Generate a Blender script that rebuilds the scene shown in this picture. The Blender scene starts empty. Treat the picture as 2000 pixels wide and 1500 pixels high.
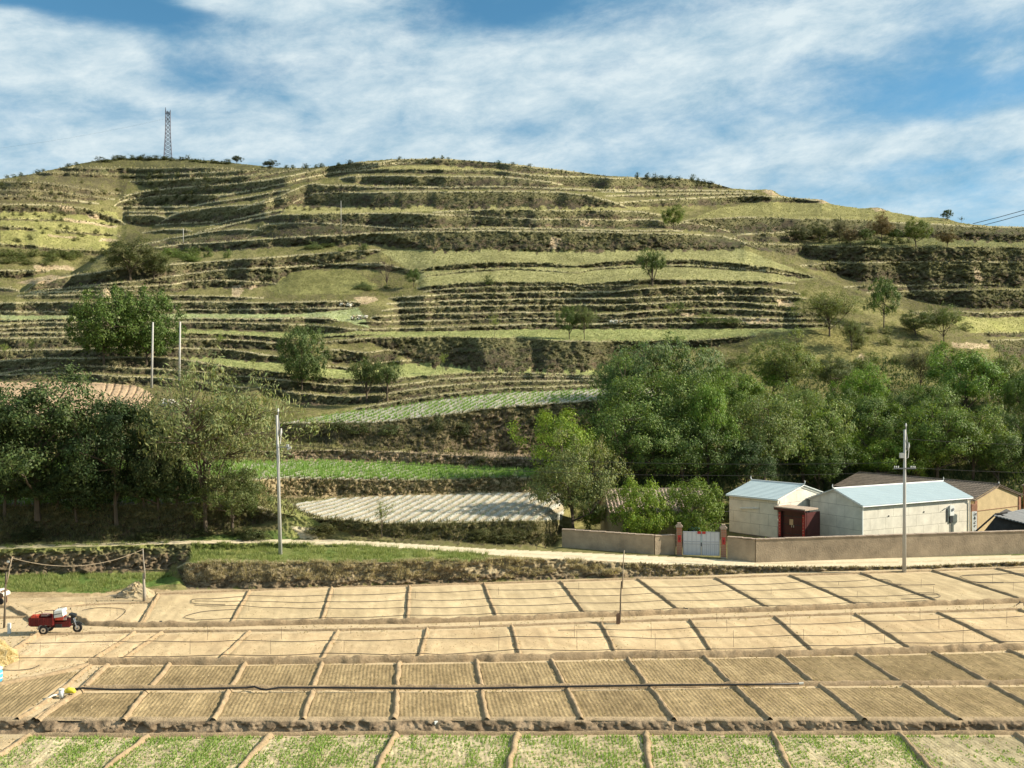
import bpy, math, random
import numpy as np
from mathutils import Vector, Matrix

SC = bpy.context.scene
COL = SC.collection
RNG = np.random.default_rng(7)
random.seed(7)
F = 2000.0            # focal length in pixels of a 2000 px wide frame
CAMZ = 16.0           # the camera stands 16 m above the vegetable beds, level

# ------------------------------------------------------------------ camera
cam_d = bpy.data.cameras.new('camera')
cam = bpy.data.objects.new('camera', cam_d); COL.objects.link(cam)
cam.location = (0, 0, CAMZ); cam.rotation_euler = (math.radians(90), 0, 0)
cam_d.sensor_width = 36.0; cam_d.lens = 36.0
cam_d.clip_start = 0.5; cam_d.clip_end = 12000
SC.camera = cam

# ------------------------------------------------------------------ sun and sky
SUN_AZ = math.radians(2)      # measured from +X (right) towards +Y (away)
SUN_EL = math.radians(30)
sd = Vector((math.cos(SUN_EL)*math.cos(SUN_AZ), math.cos(SUN_EL)*math.sin(SUN_AZ), math.sin(SUN_EL)))
sun_d = bpy.data.lights.new('sun', 'SUN'); sun_d.energy = 5.0; sun_d.angle = math.radians(0.5)
sun_d.color = (1.0, 0.90, 0.74)
sun = bpy.data.objects.new('sun', sun_d); COL.objects.link(sun)
sun.rotation_euler = sd.to_track_quat('Z', 'Y').to_euler(); sun.location = (200, 60, 200)
SC.view_settings.view_transform = 'Standard'; SC.view_settings.look = 'None'
SC.view_settings.gamma = 1.0; SC.view_settings.use_curve_mapping = False
SC.view_settings.exposure = 1.0

world = bpy.data.worlds.new('World'); SC.world = world; world.use_nodes = True
WT = world.node_tree; WT.nodes.clear()
def wn(t, **k):
    n = WT.nodes.new(t)
    for a, b in k.items(): setattr(n, a, b)
    return n
def wmath(op, a, b=None, c=None, clamp=False):
    n = wn('ShaderNodeMath', operation=op, use_clamp=clamp)
    for i, v in enumerate((a, b, c)):
        if v is None: continue
        if isinstance(v, (int, float)): n.inputs[i].default_value = v
        else: WT.links.new(v, n.inputs[i])
    return n.outputs[0]
def build_world():
    out = wn('ShaderNodeOutputWorld')
    sky = wn('ShaderNodeTexSky', sky_type='NISHITA'); sky.sun_disc = False
    sky.sun_elevation = SUN_EL; sky.sun_rotation = math.pi/2 - SUN_AZ
    sky.altitude = 1500; sky.air_density = 1.0; sky.dust_density = 0.3; sky.ozone_density = 2.5
    hs = wn('ShaderNodeHueSaturation'); hs.inputs['Saturation'].default_value = 1.18; hs.inputs['Hue'].default_value = 0.480
    hs.inputs['Value'].default_value = 1.0
    WT.links.new(sky.outputs[0], hs.inputs['Color'])
    bg = wn('ShaderNodeBackground'); bg.inputs['Strength'].default_value = 0.068
    WT.links.new(hs.outputs[0], bg.inputs['Color'])
    tc = wn('ShaderNodeTexCoord'); sep = wn('ShaderNodeSeparateXYZ')
    WT.links.new(tc.outputs['Generated'], sep.inputs[0])
    az = wmath('ARCTAN2', sep.outputs[0], sep.outputs[1])
    el = wmath('ARCSINE', sep.outputs[2])
    # cloud noise in azimuth / elevation, streaks leaning up to the right
    el2 = wmath('SUBTRACT', el, wmath('MULTIPLY', az, 0.10))
    def fbm(sx, sy, seed, detail=7.0, rough=0.6, dist=0.6):
        cb = wn('ShaderNodeCombineXYZ')
        WT.links.new(wmath('MULTIPLY', az, sx), cb.inputs[0]); WT.links.new(wmath('MULTIPLY', el2, sy), cb.inputs[1])
        cb.inputs[2].default_value = seed
        n = wn('ShaderNodeTexNoise'); n.inputs['Scale'].default_value = 1.0
        n.inputs['Detail'].default_value = detail; n.inputs['Roughness'].default_value = rough
        n.inputs['Distortion'].default_value = dist
        WT.links.new(cb.outputs[0], n.inputs['Vector'])
        return n.outputs['Fac']
    n1 = fbm(6.5, 15.0, 3.1, 8.0, .62, .25); n2 = fbm(22.0, 46.0, 9.7, 6.0, 0.65, .3)
    cov = wmath('ADD', wmath('MULTIPLY', wmath('SUBTRACT', n1, 0.5), 2.3), wmath('MULTIPLY', wmath('SUBTRACT', n2, 0.5), 1.0))
    def blob(px, py, rx, ry, w):
        a0 = math.atan((px-1000)/F); e0 = math.atan((750-py)/F * math.cos(a0))
        dx = wmath('MULTIPLY', wmath('SUBTRACT', az, a0), F/rx)
        dy = wmath('MULTIPLY', wmath('SUBTRACT', el, e0), F/ry)
        r2 = wmath('ADD', wmath('MULTIPLY', dx, dx), wmath('MULTIPLY', dy, dy))
        return wmath('MULTIPLY', wmath('EXPONENT', wmath('MULTIPLY', r2, -1.0)), w)
    tot = wmath('ADD', cov, 0.70)
    for b in [(190, 8, 260, 40, -1.7), (390, 140, 120, 50, -0.75), (620, 140, 200, 35, -.25), (1050, 10, 330, 40, -0.95), (1850, 160, 240, 80, -0.8),
              (1620, 120, 90, 50, -.2), (1700, 360, 400, 60, -0.25), (950, 45, 200, 30, -0.4), (250, 250, 200, 25, -0.15),
              (130, 105, 190, 50, 1.0), (590, 10, 130, 30, 0.9), (390, 5, 60, 16, 0.7), (20, 25, 60, 14, .6), (300, 200, 260, 22, 0.35), (350, 270, 300, 40, 0.25),
              (1500, 70, 200, 50, 0.7), (1100, 100, 130, 16, 0.45), (900, 180, 560, 45, 0.30), (1250, 190, 500, 40, 0.35), (560, 90, 260, 30, .3),
              (1780, 285, 260, 26, 0.55), (1960, 120, 60, 30, 0.6), (1960, 235, 120, 30, 0.35), (700, 275, 500, 40, .2)]:
        tot = wmath('ADD', tot, blob(*b))
    mr = wn('ShaderNodeMapRange', interpolation_type='SMOOTHSTEP')
    mr.inputs['From Min'].default_value = -0.55; mr.inputs['From Max'].default_value = 1.15
    WT.links.new(tot, mr.inputs['Value'])
    # cloud brightness: whiter where thick, blue-grey where thin or folded
    n3 = fbm(13.0, 30.0, 21.0, 8.0, 0.66, .2)
    cr = wn('ShaderNodeValToRGB')
    e = cr.color_ramp.elements
    e[0].position = 0.38; e[0].color = (0.20, 0.36, 0.48, 1)
    e[1].position = 0.74; e[1].color = (0.60, 0.68, 0.70, 1)
    WT.links.new(wmath('ADD', wmath('MULTIPLY', n3, 0.85), wmath('MULTIPLY', mr.outputs[0], 0.20)), cr.inputs[0])
    bg2 = wn('ShaderNodeBackground'); bg2.inputs['Strength'].default_value = 0.66
    WT.links.new(cr.outputs[0], bg2.inputs['Color'])
    mix = wn('ShaderNodeMixShader')
    WT.links.new(wmath('MULTIPLY', mr.outputs[0], 0.93), mix.inputs[0])
    WT.links.new(bg.outputs[0], mix.inputs[1]); WT.links.new(bg2.outputs[0], mix.inputs[2])
    WT.links.new(mix.outputs[0], out.inputs['Surface'])
build_world()

# ------------------------------------------------------------------ helpers
def tag(o, label=None, cat=None, group=None, kind=None):
    if label: o['label'] = label
    if cat: o['category'] = cat
    if group: o['group'] = group
    if kind: o['kind'] = kind
    return o
def link(o, parent=None):
    COL.objects.link(o)
    if parent is not None: o.parent = parent
    return o
def empty(name, loc, rz=0, scale=None):
    o = bpy.data.objects.new(name, None); o.location = loc; o.rotation_euler = (0, 0, rz)
    if scale is not None: o.scale = scale
    o.empty_display_size = 0.2
    return link(o)
def at(px, py, Y):
    return Vector(((px-1000)/F*Y, Y, CAMZ-(py-750)/F*Y))
def onz(px, py, z=0.0):
    return at(px, py, (CAMZ-z)*F/(py-750))
def np_mesh(name, V, Q, mat, col=None, smooth=False):
    """V (n,3), Q (m,k) polygon indices, col (n,3) vertex colour"""
    V = np.ascontiguousarray(V, np.float32); Q = np.ascontiguousarray(Q, np.int32)
    me = bpy.data.meshes.new(name); k = Q.shape[1]
    me.vertices.add(len(V)); me.vertices.foreach_set('co', V.ravel())
    me.loops.add(Q.size); me.loops.foreach_set('vertex_index', Q.ravel())
    me.polygons.add(len(Q)); me.polygons.foreach_set('loop_start', np.arange(0, Q.size, k, dtype=np.int32))
    me.polygons.foreach_set('use_smooth', np.full(len(Q), bool(smooth)))
    if col is not None:
        a = me.color_attributes.new('Col', 'FLOAT_COLOR', 'POINT')
        c = np.ones((len(V), 4), np.float32); c[:, :3] = col
        a.data.foreach_set('color', c.ravel())
    me.update(calc_edges=True); me.materials.append(mat)
    return me
def np_obj(name, V, Q, mat, parent=None, col=None, smooth=False):
    return link(bpy.data.objects.new(name, np_mesh(name, V, Q, mat, col, smooth)), parent)

class MB:
    def __init__(s): s.v = []; s.f = []
    def add(s, vs, fs):
        b = len(s.v); s.v += [tuple(v) for v in vs]; s.f += [tuple(i+b for i in f) for f in fs]; return s
    def box(s, c, size, rz=0.0, M=None):
        hx, hy, hz = size[0]/2, size[1]/2, size[2]/2; vs = []
        R = Matrix.Rotation(rz, 3, 'Z') if M is None else M
        for x, y, z in ((-1,-1,-1),(1,-1,-1),(1,1,-1),(-1,1,-1),(-1,-1,1),(1,-1,1),(1,1,1),(-1,1,1)):
            vs.append(Vector(c) + R @ Vector((x*hx, y*hy, z*hz)))
        return s.add(vs, [(0,3,2,1),(4,5,6,7),(0,1,5,4),(1,2,6,5),(2,3,7,6),(3,0,4,7)])
    def tube(s, pts, r, n=6, cap=True):
        pts = [Vector(p) for p in pts]; rs = r if isinstance(r, (list, tuple)) else [r]*len(pts)
        vs = []; fs = []
        for i, p in enumerate(pts):
            d = (pts[min(i+1, len(pts)-1)] - pts[max(i-1, 0)])
            d = d.normalized() if d.length > 1e-9 else Vector((0,0,1))
            up = Vector((0,0,1)) if abs(d.z) < 0.9 else Vector((1,0,0))
            a = d.cross(up).normalized(); b = a.cross(d)
            for k in range(n):
                t = 2*math.pi*k/n; vs.append(p + (a*math.cos(t)+b*math.sin(t))*rs[i])
        for i in range(len(pts)-1):
            for k in range(n):
                fs.append((i*n+k, i*n+(k+1)%n, (i+1)*n+(k+1)%n, (i+1)*n+k))
        if cap: fs.append(tuple(range(n-1, -1, -1))); fs.append(tuple((len(pts)-1)*n+k for k in range(n)))
        return s.add(vs, fs)
    def prism(s, poly, d):
        """closed polygon (list of 3D points) extruded by vector d"""
        n = len(poly); d = Vector(d); vs = [Vector(p) for p in poly] + [Vector(p)+d for p in poly]
        fs = [tuple(range(n-1, -1, -1)), tuple(range(n, 2*n))] + [(i, (i+1)%n, n+(i+1)%n, n+i) for i in range(n)]
        return s.add(vs, fs)
    def build(s, name, mat, parent=None, smooth=False):
        me = bpy.data.meshes.new(name); me.from_pydata([tuple(v) for v in s.v], [], s.f)
        if smooth: me.polygons.foreach_set('use_smooth', [True]*len(me.polygons))
        me.materials.append(mat); me.update()
        return link(bpy.data.objects.new(name, me), parent)

def hash2(ix, iy, seed):
    h = (ix.astype(np.int64)*374761393 + iy.astype(np.int64)*668265263 + seed*1442695041) & 0xffffffff
    h = ((h ^ (h >> 13)) * 1274126177) & 0xffffffff
    return ((h ^ (h >> 16)) & 0xffff) / 65535.0
def vnoise(x, y, seed=0):
    x = np.asarray(x, float); y = np.asarray(y, float)
    ix = np.floor(x); iy = np.floor(y); fx = x-ix; fy = y-iy
    fx = fx*fx*(3-2*fx); fy = fy*fy*(3-2*fy); ix = ix.astype(np.int64); iy = iy.astype(np.int64)
    a = hash2(ix, iy, seed); b = hash2(ix+1, iy, seed); c = hash2(ix, iy+1, seed); d = hash2(ix+1, iy+1, seed)
    return (a+(b-a)*fx)+((c+(d-c)*fx)-(a+(b-a)*fx))*fy
def fbm(x, y, seed=0, oct=4):
    s = 0; a = 0.5; t = 0
    for o in range(oct):
        s = s+a*vnoise(x*2**o, y*2**o, seed+o*17); t += a; a *= 0.55
    return s/t          # 0..1

# ------------------------------------------------------------------ materials
def new_mat(name):
    m = bpy.data.materials.new(name); m.use_nodes = True
    return m, m.node_tree, m.node_tree.nodes['Principled BSDF']
def plain(name, col, rough=0.8, metal=0.0, var=0.12, scale=3.0, bump=0.0, bscale=12.0, spec=0.3):
    """procedural: colour broken up by two noises, optional bump"""
    m, T, P = new_mat(name)
    tc = T.nodes.new('ShaderNodeTexCoord')
    n = T.nodes.new('ShaderNodeTexNoise'); n.inputs['Scale'].default_value = scale; n.inputs['Detail'].default_value = 8
    n.inputs['Roughness'].default_value = 0.65
    T.links.new(tc.outputs['Object'], n.inputs['Vector'])
    r = T.nodes.new('ShaderNodeValToRGB')
    c = Vector(col[:3])*.82
    r.color_ramp.elements[0].position = 0.3; r.color_ramp.elements[0].color = (*(c*(1-var)), 1)
    r.color_ramp.elements[1].position = 0.7; r.color_ramp.elements[1].color = (*(c*(1+var)), 1)
    T.links.new(n.outputs['Fac'], r.inputs[0]); T.links.new(r.outputs[0], P.inputs['Base Color'])
    P.inputs['Roughness'].default_value = rough; P.inputs['Metallic'].default_value = metal
    P.inputs['Specular IOR Level'].default_value = spec
    if bump > 0:
        n2 = T.nodes.new('ShaderNodeTexNoise'); n2.inputs['Scale'].default_value = bscale; n2.inputs['Detail'].default_value = 6
        T.links.new(tc.outputs['Object'], n2.inputs['Vector'])
        b = T.nodes.new('ShaderNodeBump'); b.inputs['Strength'].default_value = 1.0; b.inputs['Distance'].default_value = bump
        T.links.new(n2.outputs['Fac'], b.inputs['Height']); T.links.new(b.outputs[0], P.inputs['Normal'])
    return m
def ground_mat(name, fine=2.5, bump=0.12, var=0.35, coarse=0.25):
    """vertex colour 'Col' broken up by grain at two sizes, with bump"""
    m, T, P = new_mat(name)
    a = T.nodes.new('ShaderNodeVertexColor'); a.layer_name = 'Col'
    tc = T.nodes.new('ShaderNodeTexCoord')
    def noise(s, d=8, r=0.7):
        n = T.nodes.new('ShaderNodeTexNoise'); n.inputs['Scale'].default_value = s; n.inputs['Detail'].default_value = d
        n.inputs['Roughness'].default_value = r; T.links.new(tc.outputs['Object'], n.inputs['Vector']); return n
    n1 = noise(fine); n2 = noise(coarse, 4, .6)
    def rng(n, lo, hi):
        q = T.nodes.new('ShaderNodeMapRange'); q.inputs['From Min'].default_value = .3; q.inputs['From Max'].default_value = .7
        q.inputs['To Min'].default_value = lo; q.inputs['To Max'].default_value = hi; T.links.new(n.outputs['Fac'], q.inputs['Value']); return q.outputs[0]
    mu = T.nodes.new('ShaderNodeMath'); mu.operation = 'MULTIPLY'
    T.links.new(rng(n1, (1-var)*.80, (1+var)*.80), mu.inputs[0]); T.links.new(rng(n2, 1-var*.45, 1+var*.45), mu.inputs[1])
    vm = T.nodes.new('ShaderNodeVectorMath'); vm.operation = 'SCALE'
    T.links.new(a.outputs['Color'], vm.inputs[0]); T.links.new(mu.outputs[0], vm.inputs['Scale'])
    T.links.new(vm.outputs[0], P.inputs['Base Color'])
    P.inputs['Roughness'].default_value = 1.0; P.inputs['Specular IOR Level'].default_value = 0.05
    b = T.nodes.new('ShaderNodeBump'); b.inputs['Strength'].default_value = 1.0; b.inputs['Distance'].default_value = bump
    T.links.new(n1.outputs['Fac'], b.inputs['Height']); T.links.new(b.outputs[0], P.inputs['Normal'])
    return m
def leaf_mat(name, trans=0.35, use_obj=True):
    m, T, P = new_mat(name)
    a = T.nodes.new('ShaderNodeVertexColor'); a.layer_name = 'Col'
    vm = T.nodes.new('ShaderNodeVectorMath'); vm.operation = 'MULTIPLY'
    T.links.new(a.outputs['Color'], vm.inputs[0])
    if use_obj:
        oi = T.nodes.new('ShaderNodeObjectInfo'); T.links.new(oi.outputs['Color'], vm.inputs[1])
    else: vm.inputs[1].default_value = (1, 1, 1)
    P.inputs['Roughness'].default_value = 0.6; P.inputs['Specular IOR Level'].default_value = 0.25
    T.links.new(vm.outputs[0], P.inputs['Base Color'])
    tr = T.nodes.new('ShaderNodeBsdfTranslucent')
    v2 = T.nodes.new('ShaderNodeVectorMath'); v2.operation = 'MULTIPLY'; v2.inputs[1].default_value = (1.25, 1.3, 0.6)
    T.links.new(vm.outputs[0], v2.inputs[0]); T.links.new(v2.outputs[0], tr.inputs['Color'])
    mx = T.nodes.new('ShaderNodeMixShader'); mx.inputs[0].default_value = trans
    T.links.new(P.outputs[0], mx.inputs[1]); T.links.new(tr.outputs[0], mx.inputs[2])
    T.links.new(mx.outputs[0], T.nodes['Material Output'].inputs['Surface'])
    return m
M = {}
M['hill'] = ground_mat('hill_ground', 1.4, 0.45, 0.52, 0.10)
M['near'] = ground_mat('near_ground', 3.0, 0.10, 0.32, 0.4)
M['road'] = ground_mat('road_dust', 3.5, 0.03, 0.13, 0.5)
M['soil'] = ground_mat('bed_soil', 7.0, 0.035, 0.16, 0.30)
M['bund'] = ground_mat('bund_soil', 6.0, 0.07, 0.25, 0.8)
M['leaf'] = leaf_mat('foliage', 0.26)
M['blade'] = leaf_mat('grass_blade', 0.30, False)
M['bark'] = plain('bark', (0.11, 0.085, 0.06), 0.95, var=.35, scale=6, bump=.02)
M['bark_pale'] = plain('pale_bark', (0.34, 0.30, 0.24), 0.9, var=.25, scale=6)
# ------------------------------------------------------------------ the land behind the beds
# stations: lines that run across the valley and up the hill, (x, y, distance) read off the photograph
def zY(y, z): return (CAMZ-z)*F/(y-750)
def ST(pts):
    p = sorted(pts); return (np.array([a[0] for a in p], float), np.array([a[1] for a in p], float), np.array([math.log(a[2]) for a in p]))
def STz(pts): return ST([(x, y, zY(y, z)) for x, y, z in pts])
STN = [
 STz([(-400,1176,0),(0,1170,0),(200,1165,0),(300,1158,0),(370,1152,0),(500,1152,0),(650,1148,0),(800,1143,0),(1000,1136,0),(1150,1131,0),(1300,1128,0),(1450,1122,0),(1600,1117,0),(1765,1113,0),(2000,1106,0),(2400,1095,0)]),
 STz([(-400,1135,.4),(0,1128,.4),(330,1121,.5),(368,1101,1.75),(500,1098,1.8),(650,1100,1.75),(900,1094,1.75),(1000,1092,1.65),(1100,1092,1.5),(1300,1103,.9),(1500,1107,.45),(1765,1107,.38),(2000,1097,.35),(2400,1085,.35)]),
 STz([(-400,1080,2.6),(0,1072,2.6),(300,1063,2.6),(500,1060,2.4),(650,1062,2.3),(900,1078,1.9),(1000,1087,1.75),(1100,1091.5,1.48),(1300,1102.5,.88),(1500,1106.5,.44),(1765,1106.5,.36),(2000,1096.5,.34),(2400,1084.5,.34)]),
 STz([(-400,1074,2.6),(0,1066,2.6),(300,1057.5,2.6),(500,1054,2.5),(650,1054,2.3),(800,1062,2.1),(950,1072,1.8),(1100,1078,1.5),(1315,1088,1.0),(1475,1096,.62),(1600,1093,.6),(2000,1084,.5),(2400,1072,.5)]),
 STz([(-400,1070,2.8),(0,1062,2.8),(400,1055,2.7),(600,1050,2.5),(650,1051,2.5),(800,1056,2.3),(1050,1066,1.6),(1100,1040,1.2),(1150,1023,.9),(1450,1021,.9),(1560,1000,.8),(1640,994,.8),(2400,994,.8)]),
 STz([(-400,990,5.6),(0,988,5.6),(400,984,5.5),(470,986,5.2),(500,990,5.0),(560,1006,4.4),(640,1014,4.0),(755,1024,3.5),(900,1021,3.5),(1060,1018,3.5),(1100,1000,3),(1150,985,3.0),(1450,985,3.0),(1560,976,2.6),(1640,975,2.2),(2400,975,2.2)]),
 ST([(-400,973,91.5),(400,972,92.5),(480,971,97),(560,969,103),(650,971,105),(825,965,107),(1000,960,109.5),(1100,962,110),(1150,958,115.4),(1450,956,116),(1600,958,127.5),(2400,958,128)]),
 ST([(-400,940,92.8),(400,938,94),(490,938,99),(560,935,104.3),(650,937,106.2),(825,939,108.3),(1035,933,111.5),(1100,930,113),(1150,925,118),(1450,922,119),(1600,925,130),(2400,925,131)]),
 ST([(-400,902,106),(0,902,108),(400,903,112),(490,903,119),(650,900,122),(800,907,122),(900,912,122),(1050,918,122),(1200,900,124),(1450,898,124),(1600,897,133),(2400,897,134)]),
 ST([(-400,870,108),(0,872,110),(540,884,121.5),(650,881,123.5),(800,885,123.5),(900,890,123.5),(1050,898,124),(1200,875,127),(1450,872,128),(1600,872,136),(2400,868,138)]),
 ST([(-400,850,116),(0,852,118),(400,862,121),(560,872,124),(650,868,125.5),(800,880,125.5),(900,886,126),(1050,893,126.5),(1200,850,133),(1450,845,137),(1600,845,140),(2400,838,143)]),
 ST([(-400,806,122),(0,808,122),(285,815,124),(480,830,127),(560,827,128),(650,826,129),(737,825,130),(860,811,131),(965,797,132),(1050,790,133),(1140,783,134),(1300,780,142),(1480,776,150),(1660,778,152),(2000,770,154),(2400,770,156)]),
 ST([(-400,748,150),(0,746,150),(110,745,150),(200,748,150),(285,757,148),(340,765,146),(400,775,144),(500,800,139),(650,808,138),(690,803,138.5),(780,793,143),(860,780,146),(980,767,150),(1100,762,154),(1180,758,156),(1300,755,160),(1480,767,158),(1660,773,156),(2000,750,164),(2400,750,166)]),
 ST([(-400,724,158),(0,722,158),(350,720,157),(700,738,160),(860,728,165),(1100,727,170),(1200,730,172),(1480,720,173),(1700,700,180),(1800,700,181),(1900,705,180),(2000,722,176),(2400,722,180)]),
 ST([(-400,662,172),(0,660,172),(350,660,172),(600,672,170),(700,664,176),(900,655,182),(1100,660,184),(1300,662,184),(1480,655,185),(1600,648,187),(1700,638,194),(1800,640,203),(1880,652,208),(1920,668,215),(2000,700,232),(2400,700,236)]),
 ST([(-400,582,215),(0,577,214),(46,575,211),(200,570,208),(350,578,206),(520,585,204),(600,580,204),(700,575,206),(760,583,208),(830,570,209),(900,563,210),(1100,557,212),(1300,552,212),(1500,556,214),(1600,584,212),(1700,606,212),(1776,619,213),(1850,632,224),(1900,640,238),(1960,648,256),(2000,650,262),(2400,650,265)]),
 ST([(-400,566,238),(0,562,235),(46,572.5,214),(70,550,222),(120,541,228),(150,537,232),(176,516,240),(224,487,252),(262,481,274),(350,478,268),(500,467,257),(600,462,250),(750,455,247),(790,466,243),(830,484,237),(900,487,236),(1100,486,238),(1300,482,244),(1440,481,250),(1461,477,252),(1500,491,248),(1545,509,242),(1600,539,232),(1650,561,224),(1690,573,219),(1740,598,215),(1776,613,216),(1850,612,262),(1900,611,270),(2000,610,280),(2400,610,285)]),
 ST([(-400,560,250),(0,556,247),(46,568,244),(70,545,255),(120,536,262),(150,531,270),(176,510,282),(224,481,316),(262,475,308),(350,466,290),(500,455,270),(600,441,262),(750,443,258),(790,444,253),(830,446,249),(1100,448,248),(1300,448,256),(1440,466,272),(1461,471,288),(1500,485,289),(1545,503,288),(1600,533,286),(1650,555,284),(1690,567,282),(1740,592,279),(1776,606,277),(1850,604,281),(1900,603,283),(2000,602,289),(2400,602,291)]),
 ST([(-400,450,280),(0,440,290),(150,440,318),(218,440,350),(300,430,342),(400,422,318),(550,412,292),(800,405,276),(1000,404,276),(1200,408,282),(1320,434,292),(1450,447,310),(1600,447,315),(1800,452,315),(2000,458,318),(2400,460,318)]),
 ST([(-400,395,310),(0,385,322),(150,395,345),(262,390,386),(320,383,378),(400,375,362),(550,362,335),(800,367,306),(1000,367,304),(1200,378,316),(1320,400,330),(1450,420,340),(1600,423,345),(1800,434,345),(2000,445,345),(2400,452,345)]),
 ST([(-400,395,380),(-200,372,385),(0,350,400),(60,340,405),(120,327,415),(180,315,430),(230,309,440),(300,309,450),(400,313,440),(470,320,430),(540,327,410),(600,328,395),(640,325,385),(700,316,375),(760,311,372),(860,309,370),(1000,320,365),(1100,332,368),(1180,343,370),(1240,346,375),(1340,349,385),(1390,357,387),(1430,368,390),(1470,371,390),(1490,369.5,390),(1508,371,390),(1525,382,390),(1545,386,388),(1580,388,386),(1606,390,385),(1625,399,384),(1680,407,382),(1715,405,381),(1740,414,380),(1800,425,378),(1820,424,376),(1850,427,374),(1870,434,372),(1920,441,370),(2000,443,365),(2400,455,360)]),
]
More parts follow.
